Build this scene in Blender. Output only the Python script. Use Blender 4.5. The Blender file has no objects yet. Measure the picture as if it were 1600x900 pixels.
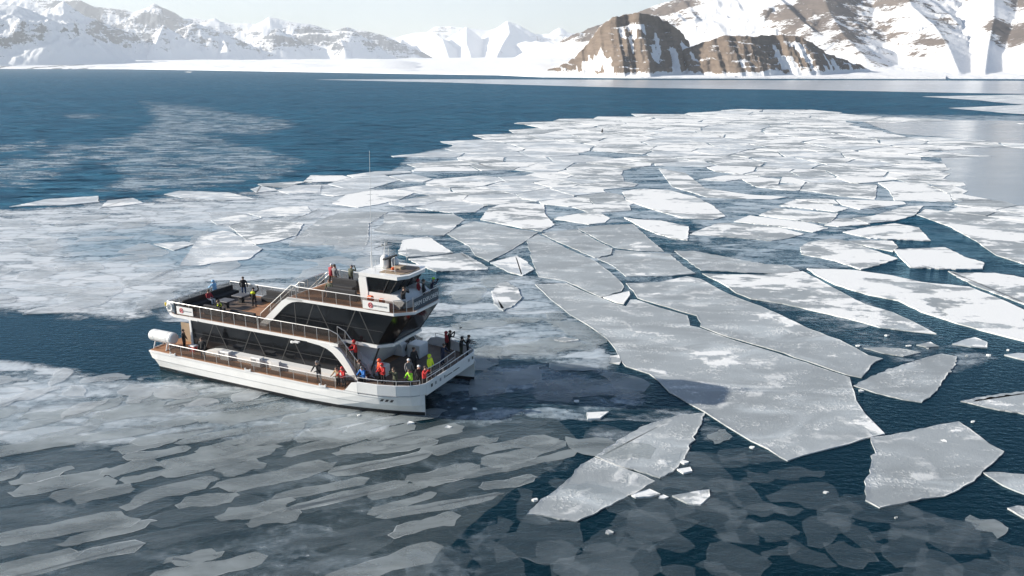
import bpy, bmesh, math, random
import numpy as np
from mathutils import Vector
R = math.radians
random.seed(7); rng = np.random.default_rng(7)
sc = bpy.context.scene
col = sc.collection

# ------------------------------------------------------------------ camera, sky, sun
CAM_H = 24.11; FPX = 1244.0; HORIZON = 100.0
PITCH = math.atan((450 - HORIZON) / FPX)
cam_d = bpy.data.cameras.new('camera'); cam = bpy.data.objects.new('camera', cam_d); col.objects.link(cam)
cam_d.sensor_width = 36; cam_d.lens = FPX / 1600 * 36; cam_d.clip_start = 0.5; cam_d.clip_end = 60000
cam.location = (0, 0, CAM_H); cam.rotation_euler = (R(90) - PITCH, 0, 0)
sc.camera = cam
SUN_EL = 22.0; SUN_AZ = 270.0            # the sun stands to the left (world -X)
w = bpy.data.worlds.new('World'); sc.world = w; w.use_nodes = True
wn = w.node_tree; bg = wn.nodes['Background']
sky = wn.nodes.new('ShaderNodeTexSky'); sky.sky_type = 'NISHITA'; sky.sun_disc = False
sky.sun_elevation = R(SUN_EL); sky.sun_rotation = R(SUN_AZ); sky.altitude = 0
sky.air_density = 1.0; sky.dust_density = 0.4; sky.ozone_density = 3.0
hs = wn.nodes.new('ShaderNodeHueSaturation'); hs.inputs['Saturation'].default_value = 1.0
wn.links.new(sky.outputs[0], hs.inputs['Color']); wn.links.new(hs.outputs[0], bg.inputs[0]); bg.inputs[1].default_value = 0.064
sun_d = bpy.data.lights.new('sun', 'SUN'); sun = bpy.data.objects.new('sun', sun_d); col.objects.link(sun)
sun_d.energy = 5.0; sun_d.angle = R(0.5); sun_d.color = (1.0, 0.92, 0.81)
sun.rotation_euler = Vector((math.cos(R(SUN_EL)), -0.05, -math.sin(R(SUN_EL)))).to_track_quat('-Z', 'Y').to_euler()
sc.view_settings.view_transform = 'Standard'; sc.view_settings.look = 'None'
sc.view_settings.gamma = 1; sc.view_settings.use_curve_mapping = False
sc.view_settings.exposure = 0.95
sc.cycles.use_denoising = True
sc.cycles.max_bounces = 8; sc.cycles.transparent_max_bounces = 24
sc.cycles.volume_bounces = 1; sc.cycles.caustics_reflective = False; sc.cycles.caustics_refractive = False

# ------------------------------------------------------------------ photograph pixels to places on the water
CP, SP = math.cos(PITCH), math.sin(PITCH)
def ray(px, py):
    a, b = px - 800.0, 450.0 - py
    return Vector((a, CP * FPX + SP * b, -SP * FPX + CP * b))
def gnd(px, py, z=0.0):
    d = ray(px, py); t = (z - CAM_H) / d.z
    return Vector((d.x * t, d.y * t, z))
def far(px, py, D):
    d = ray(px, py); t = D / d.y
    return Vector((d.x * t, D, CAM_H + d.z * t))
def to_px(x, y, z=0.0):
    dx, dy, dz = x, y, z - CAM_H
    f = dy * CP - dz * SP; u = dy * SP + dz * CP
    return 800 + FPX * dx / f, 450 - FPX * u / f
# the ship's frame: x to the bow, y to port, z up from the waterline, origin at the stern
SO = Vector((-26.568, 65.951, 0)); SH = R(-25.639)
SF = Vector((math.cos(SH), math.sin(SH), 0)); SL = Vector((-SF.y, SF.x, 0))
def ship_pt(x, y, z): return SO + SF * x + SL * y + Vector((0, 0, z))
def ship_on_z(px, py, z):
    p = gnd(px, py, z) - SO
    return p.dot(SF), p.dot(SL)

# ------------------------------------------------------------------ helpers
def tag(o, label=None, cat=None, group=None, kind=None):
    if label: o['label'] = label
    if cat: o['category'] = cat
    if group: o['group'] = group
    if kind: o['kind'] = kind
    return o
def mesh_obj(name, verts, faces, mat, parent=None, smooth=False, loc=None):
    me = bpy.data.meshes.new(name); me.from_pydata([tuple(v) for v in verts], [], faces); me.update()
    if smooth: me.polygons.foreach_set('use_smooth', [True] * len(me.polygons))
    o = bpy.data.objects.new(name, me); col.objects.link(o)
    for m in (mat if isinstance(mat, (list, tuple)) else [mat]): me.materials.append(m)
    if parent: o.parent = parent
    if loc is not None: o.location = loc
    return o
def empty(name, loc=(0, 0, 0), rz=0):
    o = bpy.data.objects.new(name, None); col.objects.link(o); o.empty_display_size = .3
    o.location = loc; o.rotation_euler = (0, 0, rz); return o
class MB:
    def __init__(s): s.v = []; s.f = []; s.mi = []
    def add(s, vs, fs, mi=0):
        n = len(s.v); s.v += [tuple(v) for v in vs]; s.f += [[i + n for i in f] for f in fs]; s.mi += [mi] * len(fs); return s
    def box(s, x0, x1, y0, y1, z0, z1, mi=0):
        return s.add([(x0,y0,z0),(x1,y0,z0),(x1,y1,z0),(x0,y1,z0),(x0,y0,z1),(x1,y0,z1),(x1,y1,z1),(x0,y1,z1)],
                     [(0,3,2,1),(4,5,6,7),(0,1,5,4),(1,2,6,5),(2,3,7,6),(3,0,4,7)], mi)
    def cham(s, x0, x1, y0, y1, z0, z1, c, mi=0):      # box with chamfered vertical and top edges
        def ring(i, z): return [(x0+i+c,y0+i,z),(x1-i-c,y0+i,z),(x1-i,y0+i+c,z),(x1-i,y1-i-c,z),(x1-i-c,y1-i,z),(x0+i+c,y1-i,z),(x0+i,y1-i-c,z),(x0+i,y0+i+c,z)]
        v = ring(0, z0) + ring(0, z1 - c) + ring(c * .7, z1)
        f = [tuple(range(7, -1, -1)), tuple(range(16, 24))]
        for r in (0, 8):
            for k in range(8): f.append((r+k, r+(k+1) % 8, r+8+(k+1) % 8, r+8+k))
        return s.add(v, f, mi)
    def tube(s, pts, r, n=6, mi=0, cap=True):
        pts = [Vector(p) for p in pts]; rings = []
        for i, p in enumerate(pts):
            d = (pts[min(i+1, len(pts)-1)] - pts[max(i-1, 0)]).normalized()
            a = d.cross(Vector((0, 0, 1)))
            if a.length < 1e-3: a = d.cross(Vector((1, 0, 0)))
            a.normalize(); b = d.cross(a)
            rr = r[i] if isinstance(r, (list, tuple)) else r
            rings.append([p + (a * math.cos(2*math.pi*k/n) + b * math.sin(2*math.pi*k/n)) * rr for k in range(n)])
        v = [q for g in rings for q in g]; f = []
        for i in range(len(rings)-1):
            for k in range(n): f.append((i*n+k, i*n+(k+1) % n, (i+1)*n+(k+1) % n, (i+1)*n+k))
        if cap: f.append(tuple(range(n-1, -1, -1))); f.append(tuple(range((len(rings)-1)*n, len(rings)*n)))
        return s.add(v, f, mi)
    def prism_xz(s, poly, y0, y1, mi=0):
        n = len(poly); v = [(x, y0, z) for x, z in poly] + [(x, y1, z) for x, z in poly]
        f = [tuple(range(n)), tuple(range(2*n-1, n-1, -1))]
        for k in range(n): f.append((k, k+n, (k+1) % n+n, (k+1) % n))
        return s.add(v, f, mi)
    def prism_xy(s, poly, z0, z1, mi=0):
        n = len(poly); v = [(x, y, z0) for x, y in poly] + [(x, y, z1) for x, y in poly]
        f = [tuple(range(n-1, -1, -1)), tuple(range(n, 2*n))]
        for k in range(n): f.append((k, (k+1) % n, (k+1) % n+n, k+n))
        return s.add(v, f, mi)
    def sphere(s, c, rx, ry, rz, n=12, m=7, z0=-1, mi=0):
        v = []; f = []
        for i in range(m+1):
            th = -math.pi/2 + math.pi*i/m
            if math.sin(th) < z0: th = math.asin(z0)
            for k in range(n):
                a = 2*math.pi*k/n
                v.append((c[0]+rx*math.cos(th)*math.cos(a), c[1]+ry*math.cos(th)*math.sin(a), c[2]+rz*math.sin(th)))
        for i in range(m):
            for k in range(n): f.append((i*n+k, i*n+(k+1) % n, (i+1)*n+(k+1) % n, (i+1)*n+k))
        return s.add(v, f, mi)
    def build(s, name, mat, parent=None, smooth=False, fix=True):
        o = mesh_obj(name, s.v, s.f, mat, parent, smooth)
        o.data.polygons.foreach_set('material_index', s.mi)
        if fix:
            bm = bmesh.new(); bm.from_mesh(o.data); bmesh.ops.remove_doubles(bm, verts=bm.verts, dist=1e-5)
            bmesh.ops.recalc_face_normals(bm, faces=bm.faces); bm.to_mesh(o.data); bm.free()
        return o

# ------------------------------------------------------------------ materials
class NT:
    def __init__(s, name):
        s.m = bpy.data.materials.new(name); s.m.use_nodes = True; s.t = s.m.node_tree
        s.p = s.t.nodes['Principled BSDF']; s.out = s.t.nodes['Material Output']
    def n(s, typ, **kw):
        x = s.t.nodes.new(typ)
        for k, v in kw.items():
            if k.startswith('i_'):
                key = k[2:]; key = int(key) if key.isdigit() else key.replace('_', ' ')
                x.inputs[key].default_value = v
            else: setattr(x, k, v)
        return x
    def l(s, a, b): s.t.links.new(a, b)
    def pos(s, scale=(1, 1, 1), rot=(0, 0, 0)):
        g = s.n('ShaderNodeNewGeometry'); mp = s.n('ShaderNodeMapping'); mp.inputs['Scale'].default_value = scale; mp.inputs['Rotation'].default_value = rot
        s.l(g.outputs['Position'], mp.inputs['Vector']); return mp.outputs[0]
    def noise(s, vec, scale, detail=4, rough=.55, dist=0.0, typ='FBM'):
        x = s.n('ShaderNodeTexNoise', i_Scale=scale, i_Detail=detail, i_Roughness=rough, i_Distortion=dist); s.l(vec, x.inputs['Vector']); return x.outputs[0]
    def math(s, op, a, b=None, c=None, clamp=False):
        x = s.n('ShaderNodeMath', operation=op, use_clamp=clamp)
        for i, q in enumerate((a, b, c)):
            if q is None: continue
            if isinstance(q, (int, float)): x.inputs[i].default_value = q
            else: s.l(q, x.inputs[i])
        return x.outputs[0]
    def ramp(s, f, *stops):
        x = s.n('ShaderNodeValToRGB'); e = x.color_ramp.elements
        while len(e) < len(stops): e.new(.5)
        for i, (p, c) in enumerate(stops):
            e[i].position = p; e[i].color = (*c, 1) if isinstance(c, tuple) else (c, c, c, 1)
        s.l(f, x.inputs[0]); return x.outputs[0]
    def step(s, f, a, b):
        x = s.n('ShaderNodeMapRange', interpolation_type='SMOOTHSTEP', i_From_Min=a, i_From_Max=b); s.l(f, x.inputs[0]); return x.outputs[0]
    def mix(s, f, a, b):
        x = s.n('ShaderNodeMix', data_type='RGBA')
        for i, q in ((0, f), (6, a), (7, b)):
            if isinstance(q, (int, float)): x.inputs[i].default_value = q
            elif isinstance(q, tuple): x.inputs[i].default_value = (*q, 1)
            else: s.l(q, x.inputs[i])
        return x.outputs[2]
    def bump(s, h, strength=.3, dist=.1, prev=None):
        x = s.n('ShaderNodeBump', i_Strength=strength, i_Distance=dist); s.l(h, x.inputs['Height'])
        if prev is not None: s.l(prev, x.inputs['Normal'])
        return x.outputs[0]
    def attr(s, name):
        x = s.n('ShaderNodeAttribute', attribute_name=name); return x.outputs['Fac']
    def base(s, c):
        if isinstance(c, tuple): s.p.inputs['Base Color'].default_value = (*c, 1)
        else: s.l(c, s.p.inputs['Base Color'])
        return s
    def set(s, **kw):
        for k, v in kw.items():
            i = s.p.inputs[k.replace('_', ' ')]
            if isinstance(v, (int, float, tuple)): i.default_value = v
            else: s.l(v, i)
        return s
def plain(name, c, rough=.5, var=.12, scale=3.0, metal=0.0):
    t = NT(name); n = t.noise(t.pos(), scale, 5, .6)
    lo = tuple(x * (1 - var) for x in c); hi = tuple(min(1, x * (1 + var)) for x in c)
    t.base(t.ramp(n, (.3, lo), (.7, hi))).set(Roughness=rough, Metallic=metal); return t.m

def water_mat():
    t = NT('sea_water')
    v = t.pos((.75, 1.2, 1)); v2 = t.pos((.6, 1.5, 1), (0, 0, R(14)))
    n0 = t.noise(v2, .10, 3, .5, .4); n1 = t.noise(v2, .42, 4, .6, .3); n2 = t.noise(v, 1.9, 4, .6); n3 = t.noise(v2, .012, 3, .5)
    # wind roughens the open fjord; among the near ice it lies calm
    g = t.n('ShaderNodeNewGeometry'); sx = t.n('ShaderNodeSeparateXYZ'); t.l(g.outputs['Position'], sx.inputs[0])
    wind = t.step(sx.outputs[1], 75, 150)
    h = t.math('ADD', t.math('MULTIPLY', n0, 2.0), t.math('ADD', t.math('MULTIPLY', n1, 1.0), t.math('MULTIPLY', n2, .25)))
    h = t.math('ADD', t.math('MULTIPLY', h, wind), t.math('MULTIPLY', n2, .10))
    b = t.bump(h, 1.0, 1.0)
    # wave facets of the windy water, as tilted normals
    def facet(vec, scale, amp):
        x = t.n('ShaderNodeTexNoise', i_Scale=scale, i_Detail=3.0, i_Roughness=.6); t.l(vec, x.inputs['Vector'])
        a = t.n('ShaderNodeVectorMath', operation='SUBTRACT'); t.l(x.outputs['Color'], a.inputs[0]); a.inputs[1].default_value = (.5, .5, .5)
        m = t.n('ShaderNodeVectorMath', operation='MULTIPLY'); t.l(a.outputs[0], m.inputs[0]); m.inputs[1].default_value = (amp, amp, 0); return m.outputs[0]
    f1 = t.n('ShaderNodeVectorMath', operation='ADD'); t.l(facet(v2, .16, 3.2), f1.inputs[0]); t.l(facet(v, .6, 1.6), f1.inputs[1])
    fs = t.n('ShaderNodeVectorMath', operation='SCALE'); t.l(f1.outputs[0], fs.inputs[0]); t.l(wind, fs.inputs['Scale'])
    fa = t.n('ShaderNodeVectorMath', operation='ADD'); t.l(fs.outputs[0], fa.inputs[0]); t.l(b, fa.inputs[1])
    fn = t.n('ShaderNodeVectorMath', operation='NORMALIZE'); t.l(fa.outputs[0], fn.inputs[0]); b = fn.outputs[0]
    cw = (t.mix(wind, (.0015, .014, .021), t.mix(t.step(n3, .35, .65), (.004, .050, .090), (.007, .066, .112)))) 
    di = t.n('ShaderNodeBsdfDiffuse'); t.l(cw, di.inputs['Color']); t.l(b, di.inputs['Normal'])
    gl = t.n('ShaderNodeBsdfGlossy'); gl.inputs['Color'].default_value = (.36, .64, .84, 1); t.l(t.math('MULTIPLY_ADD', wind, .16, .08), gl.inputs['Roughness']); t.l(b, gl.inputs['Normal'])
    fr = t.n('ShaderNodeFresnel', i_IOR=1.333); t.l(b, fr.inputs['Normal'])
    mx = t.n('ShaderNodeMixShader'); t.l(t.math('MULTIPLY', fr.outputs[0], t.math('MULTIPLY_ADD', wind, -.12, .85)), mx.inputs[0]); t.l(di.outputs[0], mx.inputs[1]); t.l(gl.outputs[0], mx.inputs[2])
    t.l(mx.outputs[0], t.out.inputs['Surface'])
    return t.m
def ice_mat(name, snow, grey=(.36, .392, .405), snowc=(.80, .81, .80)):
    t = NT(name); v = t.pos(); vs = t.pos((.55, 1.0, 1), (0, 0, R(20)))
    big = t.noise(vs, .13, 5, .62, .4); mid = t.noise(vs, .6, 6, .65); fine = t.noise(v, 4.5, 4, .7); tiny = t.noise(v, 16, 3, .6)
    cl = t.noise(t.pos((.5, 1, 1), (0, 0, R(-35))), .22, 5, .6, .9)
    base = t.mix(t.step(big, .3, .7), tuple(c * .74 for c in grey), tuple(min(1, c * 1.05) for c in grey))
    base = t.mix(t.math('MULTIPLY', t.step(cl, .46, .72), .8), base, tuple(min(1, c * 1.5) for c in grey))
    base = t.mix(t.math('MULTIPLY', t.step(mid, .5, .75), .5), base, tuple(min(1, c * 1.25) for c in grey))
    # drifted snow lies in patches
    s = t.math('ADD', t.math('MULTIPLY', big, .65), t.math('MULTIPLY', mid, .35))
    sm = t.step(s, .62 - snow * .3, .66 - snow * .3)
    fr = t.math('MULTIPLY', t.step(t.math('MULTIPLY', fine, t.math('MULTIPLY', mid, t.math('ADD', cl, .5))),   .27, .40), .7)     # frost flowers
    rim = t.math('MULTIPLY', t.math('MULTIPLY', t.step(t.math('ADD', t.attr('rim'), t.math('MULTIPLY', fine, .7)), .9, 1.35), .75), t.step(mid, .40, .60))
    vo = t.n('ShaderNodeTexVoronoi', feature='DISTANCE_TO_EDGE', i_Scale=.075); wv = t.n('ShaderNodeVectorMath', operation='ADD'); nz = t.n('ShaderNodeTexNoise', i_Scale=.25, i_Detail=4.0); t.l(v, nz.inputs['Vector'])
    ns = t.n('ShaderNodeVectorMath', operation='SCALE'); t.l(nz.outputs['Color'], ns.inputs[0]); ns.inputs['Scale'].default_value = 7.0; t.l(v, wv.inputs[0]); t.l(ns.outputs[0], wv.inputs[1]); t.l(wv.outputs[0], vo.inputs['Vector'])
    heal = t.math('MULTIPLY', t.math('SUBTRACT', 1.0, t.step(vo.outputs['Distance'], .006, .03)), t.math('MULTIPLY', t.step(mid, .42, .62), .55))      # healed cracks
    m = t.math('MAXIMUM', t.math('MAXIMUM', t.math('MAXIMUM', sm, fr), rim), heal)
    c = t.mix(m, base, snowc)
    h = t.math('ADD', t.math('MULTIPLY', m, .6), t.math('ADD', t.math('MULTIPLY', fine, .35), t.math('MULTIPLY', tiny, .12)))
    t.base(c).set(Roughness=t.math('MULTIPLY_ADD', m, .35, .5), Normal=t.bump(h, .7, .10)); return t.m
def nilas_mat(name, alpha, c=(.40, .45, .47), rk=1.0):
    t = NT(name); v = t.pos(); vs = t.pos((.6, 1.3, 1), (0, 0, R(-14)))
    n = t.noise(vs, .35, 5, .6, .6); f = t.noise(v, 3.0, 5, .65)
    pt = t.noise(v, .22, 3, .5)
    rim = t.math('MULTIPLY', t.step(t.math('ADD', t.attr('rim'), t.math('MULTIPLY', f, .9)), 1.0, 1.5), t.math('MULTIPLY', t.step(pt, .50, .68), rk))
    cc = t.mix(rim, t.mix(t.step(n, .3, .7), tuple(q * .8 for q in c), c), (.62, .66, .67))
    t.base(cc).set(Roughness=.35, IOR=1.31, Normal=t.bump(f, .25, .03))
    a = t.math('MULTIPLY', t.math('MULTIPLY_ADD', t.step(n, .25, .75), .5, .55), alpha)
    a = t.math('MULTIPLY_ADD', rim, .35, a, clamp=True)
    t.set(Alpha=a); return t.m
def slush_mat():
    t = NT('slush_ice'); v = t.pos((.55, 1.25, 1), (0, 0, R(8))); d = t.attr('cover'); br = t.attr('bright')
    n1 = t.noise(v, .06, 4, .55, .7); n2 = t.noise(v, .28, 6, .62, 1.1); n3 = t.noise(t.pos(), 1.6, 5, .65)
    n = t.math('ADD', t.math('ADD', t.math('MULTIPLY', n1, .28), t.math('MULTIPLY', n2, .40)), t.math('MULTIPLY', n3, .32))
    # the slush is a jumble of small broken plates
    wz = t.n('ShaderNodeTexNoise', i_Scale=.5, i_Detail=3.0); t.l(v, wz.inputs['Vector']); wsc = t.n('ShaderNodeVectorMath', operation='SCALE'); t.l(wz.outputs['Color'], wsc.inputs[0]); wsc.inputs['Scale'].default_value = 3.2
    wv = t.n('ShaderNodeVectorMath', operation='ADD'); t.l(v, wv.inputs[0]); t.l(wsc.outputs[0], wv.inputs[1])
    ve = t.n('ShaderNodeTexVoronoi', feature='DISTANCE_TO_EDGE', i_Scale=.38); t.l(wv.outputs[0], ve.inputs['Vector'])
    vc = t.n('ShaderNodeTexVoronoi', feature='F1', i_Scale=.38); t.l(wv.outputs[0], vc.inputs['Vector']); sr = t.n('ShaderNodeSeparateColor'); t.l(vc.outputs['Color'], sr.inputs[0])
    cell = t.math('SUBTRACT', sr.outputs[0], .5); edge = t.step(ve.outputs['Distance'], .0, .10)
    a = t.step(t.math('ADD', t.math('MULTIPLY', t.math('SUBTRACT', n, .5), 2.5), t.math('MULTIPLY_ADD', cell, .42, d)), .22, .98)
    a = t.math('MULTIPLY', a, t.math('MULTIPLY_ADD', edge, .30, .70))
    a = t.math('MULTIPLY', a, t.step(d, .01, .25))
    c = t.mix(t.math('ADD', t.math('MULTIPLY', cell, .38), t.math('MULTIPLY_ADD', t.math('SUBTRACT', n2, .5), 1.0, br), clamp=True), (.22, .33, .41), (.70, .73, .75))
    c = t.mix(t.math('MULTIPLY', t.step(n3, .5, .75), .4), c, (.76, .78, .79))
    t.base(c).set(Roughness=.45, Alpha=t.math('MULTIPLY', a, .94), Normal=t.bump(n3, .3, .06)); return t.m
def mount_mat(name, rockc, rock2, snowc=(.86, .87, .88), strata=.06, sc_=.012):
    t = NT(name); v = t.pos(); vz = t.pos((.25, .25, 2.2)); ra = t.attr('rock')
    n1 = t.noise(v, sc_, 8, .68, .3); n2 = t.noise(vz, strata, 8, .72, .25); n3 = t.noise(v, sc_ * 7, 6, .7)
    g = t.n('ShaderNodeNewGeometry'); sx = t.n('ShaderNodeSeparateXYZ'); t.l(g.outputs['Normal'], sx.inputs[0])
    steep = t.math('SUBTRACT', 1.0, sx.outputs[2])
    m = t.math('ADD', t.math('MULTIPLY', n1, .45), t.math('MULTIPLY', n2, .45))
    m = t.math('ADD', m, t.math('MULTIPLY', n3, .38))
    m = t.math('SUBTRACT', m, .065)
    m = t.math('ADD', t.math('ADD', m, t.math('MULTIPLY', steep, .35)), ra)
    m = t.step(m, .81, .86)
    rc = t.mix(t.step(n2, .35, .65), rockc, rock2); rc = t.mix(t.math('MULTIPLY', n3, .5), rc, tuple(q * .55 for q in rockc))
    t.base(t.mix(m, snowc, rc)).set(Roughness=.85, Normal=t.bump(t.math('ADD', n3, n2), .7, 4.0)); t.p.inputs['Specular IOR Level'].default_value = .1
    return t.m

M = {}
M['water'] = water_mat(); M['slush'] = slush_mat()
M['ice_grey'] = ice_mat('grey_ice', .16); M['ice_patch'] = ice_mat('patchy_snow_ice', .46); M['ice_snow'] = ice_mat('snowy_ice', .62)
M['ice_pale'] = ice_mat('pale_ice', .36, (.52, .56, .585))
M['nilas'] = nilas_mat('nilas', .54, (.42, .47, .48)); M['nilas_dim'] = nilas_mat('sunken_nilas', .14, (.34, .41, .45), .35); M['nilas_base'] = nilas_mat('dark_nilas', .15, (.36, .42, .43)); M['nilas_mid'] = nilas_mat('thin_nilas', .50, (.66, .70, .72))
M['white'] = plain('white_paint', (.80, .80, .785), .30, .05, .8); M['white2'] = plain('white_steel', (.74, .75, .75), .35, .04, 6)
M['black'] = plain('black_antifoul', (.012, .013, .016), .45); M['glass'] = plain('tinted_glass', (.006, .007, .009), .10, .3, .8)
M['deckwood'] = plain('brown_deck', (.34, .17, .085), .6, .25, 2.5); M['deckdark'] = plain('dark_deck', (.13, .095, .075), .65, .2, 2.0)
M['steel'] = plain('stainless', (.62, .62, .61), .3, .08, 8, .6); M['truss'] = plain('grey_truss', (.05, .05, .05), .5)
M['sofa'] = plain('charcoal_fabric', (.022, .023, .027), .8, .2, 6); M['tabletop'] = plain('grey_top', (.09, .09, .10), .5)
M['red'] = plain('red_plastic', (.55, .02, .02), .5); M['orange'] = plain('orange_plastic', (.75, .13, .03), .5); M['yellow'] = plain('yellow_plastic', (.75, .55, .03), .5)
M['banner'] = plain('blue_grey_banner', (.035, .06, .085), .6, .1); M['lettering'] = plain('white_lettering', (.8, .8, .8), .6, .02)
M['tan'] = plain('tan_panel', (.36, .27, .18), .6, .1); M['grey'] = plain('grey_paint', (.30, .31, .32), .5); M['interior'] = plain('wheelhouse_interior', (.05, .045, .04), .7)
def rail_glass():
    t = NT('smoked_rail_glass'); t.base((.05, .04, .035)).set(Roughness=.08, Alpha=.42); return t.m
M['railglass'] = rail_glass()
def clear_glass():
    t = NT('bridge_glass'); t.base((.012, .013, .015)).set(Roughness=.05, Alpha=.72); return t.m
M['bridgeglass'] = clear_glass()

# ------------------------------------------------------------------ numpy noise
def vnoise(x, y, seed=0):
    xi = np.floor(x).astype(np.int64); yi = np.floor(y).astype(np.int64); xf = x - xi; yf = y - yi
    def h(a, b):
        n = (a * 374761393 + b * 668265263 + seed * 982451653) & 0x7fffffff
        n = ((n ^ (n >> 13)) * 1274126177) & 0x7fffffff
        return ((n ^ (n >> 16)) & 0xffff) / 65535.0
    u = xf * xf * xf * (xf * (xf * 6 - 15) + 10); v = yf * yf * yf * (yf * (yf * 6 - 15) + 10)
    return (h(xi, yi) * (1 - u) + h(xi + 1, yi) * u) * (1 - v) + (h(xi, yi + 1) * (1 - u) + h(xi + 1, yi + 1) * u) * v
def fbm(x, y, oct=5, seed=0, ridged=False, gain=.5):
    a = 1.0; s = 0; tot = 0
    for o in range(oct):
        n = vnoise(x * 2**o + 17.3 * o, y * 2**o - 9.1 * o, seed + o)
        if ridged: n = 1 - np.abs(2 * n - 1)
        s = s + a * n; tot += a; a *= gain
    return s / tot
def sdist(P, poly):
    """signed distance (inside positive) of points P (n,2) to polygon"""
    poly = np.array(poly, float); n = len(poly); x, y = P[:, 0], P[:, 1]
    d = np.full(len(P), 1e18); ins = np.zeros(len(P), bool)
    for i in range(n):
        a, b = poly[i], poly[(i+1) % n]; e = b - a
        t = np.clip(((x-a[0])*e[0] + (y-a[1])*e[1]) / max(1e-9, e @ e), 0, 1)
        d = np.minimum(d, (x-a[0]-e[0]*t)**2 + (y-a[1]-e[1]*t)**2)
        c = ((a[1] > y) != (b[1] > y)); dy = b[1]-a[1] if abs(b[1]-a[1]) > 1e-12 else 1e-12
        ins ^= c & (x < e[0] * (y-a[1]) / dy + a[0])
    return np.where(ins, 1, -1) * np.sqrt(d)

# ------------------------------------------------------------------ sea
def build_water():
    ys = [-300, 0] + list(range(20, 640, 20)) + [1000, 2500, 6000, 16000]; xs = [-16000, -4000, -1500] + list(range(-600, 601, 25)) + [1500, 4000, 16000]
    v = [(x, y, 0) for y in ys for x in xs]; n = len(xs)
    f = [(j*n+i, j*n+i+1, (j+1)*n+i+1, (j+1)*n+i) for j in range(len(ys)-1) for i in range(n-1)]
    tag(mesh_obj('water', v, f, M['water']), kind='structure')
build_water()

# ------------------------------------------------------------------ mountains
SHORE = [(-700, 106.6), (0, 107), (200, 107.6), (300, 109), (400, 110.6), (640, 114.6), (780, 116.6), (850, 119.4), (1000, 121), (1400, 121.8), (1600, 122.6), (2300, 124)]
def shore_D(px):
    py = np.interp(px, [s[0] for s in SHORE], [s[1] for s in SHORE]); return CAM_H * FPX / (py - HORIZON)
FLATTEN = (5000, 1.0)
def z3(lst, x0, y0, s, D):
    """list of (zx, zy[, D]) in a crop with origin x0,y0 and scale s"""
    mid, k = FLATTEN
    return [tuple(far(x0 + q[0] / s, y0 + q[1] / s, mid + (q[2] - mid) * k if len(q) > 2 else D)) for q in lst]
def ridge_height(X, Y, ridges, floor):
    Hh = np.array(floor); dist = np.full(X.shape, 1e9)
    for pts, k in ridges:
        for a, b in zip(pts[:-1], pts[1:]):
            ex, ey = b[0]-a[0], b[1]-a[1]; L2 = max(1e-6, ex*ex + ey*ey)
            t = np.clip(((X-a[0])*ex + (Y-a[1])*ey) / L2, 0, 1)
            d = np.hypot(X-a[0]-ex*t, Y-a[1]-ey*t)
            h = a[2] + (b[2]-a[2])*t - k*d
            up = h > Hh; Hh = np.where(up, h, Hh); dist = np.where(up, d, dist)
    return Hh, dist
def terrain(name, px0, px1, ncol, D0f, D1, nrow, hfun, mat):
    pxs = np.linspace(px0, px1, ncol); tt = np.linspace(0, 1, nrow)
    sx = (pxs - 800) / (FPX * CP + SP * (450 - 105))          # x per metre of y
    D0 = D0f(pxs)
    Y = D0[None, :] * (D1 / D0[None, :]) ** tt[:, None]; X = Y * sx[None, :]
    Z, rock = hfun(X, Y, np.broadcast_to(pxs[None, :], X.shape), Y - D0[None, :])
    Z[0, :] = -2.0
    v = np.stack([X, Y, Z], -1).reshape(-1, 3)
    idx = np.arange(nrow*ncol).reshape(nrow, ncol)
    f = np.stack([idx[:-1, :-1], idx[:-1, 1:], idx[1:, 1:], idx[1:, :-1]], -1).reshape(-1, 4)
    me = bpy.data.meshes.new(name); me.vertices.add(len(v)); me.vertices.foreach_set('co', v.ravel())
    me.loops.add(f.size); me.loops.foreach_set('vertex_index', f.ravel()); me.polygons.add(len(f))
    me.polygons.foreach_set('loop_start', np.arange(0, f.size, 4)); me.polygons.foreach_set('loop_total', np.full(len(f), 4))
    me.polygons.foreach_set('use_smooth', np.ones(len(f), bool)); me.update()
    at = me.attributes.new('rock', 'FLOAT', 'POINT'); at.data.foreach_set('value', np.ascontiguousarray(rock, dtype=np.float32).ravel())
    me.materials.append(mat); o = bpy.data.objects.new(name, me); col.objects.link(o); return tag(o, kind='structure')

M['mt_left'] = mount_mat('snowy_range', (.095, .11, .135), (.13, .145, .165), strata=.02, sc_=.006)
M['mt_far'] = mount_mat('far_range', (.20, .19, .19), (.24, .23, .22), strata=.012, sc_=.003)
M['mt_right'] = mount_mat('headland_rock', (.19, .15, .12), (.27, .215, .17), strata=.07, sc_=.03)
M['mt_slope'] = mount_mat('banded_slope', (.16, .135, .12), (.21, .175, .15), strata=.035, sc_=.012)

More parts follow.
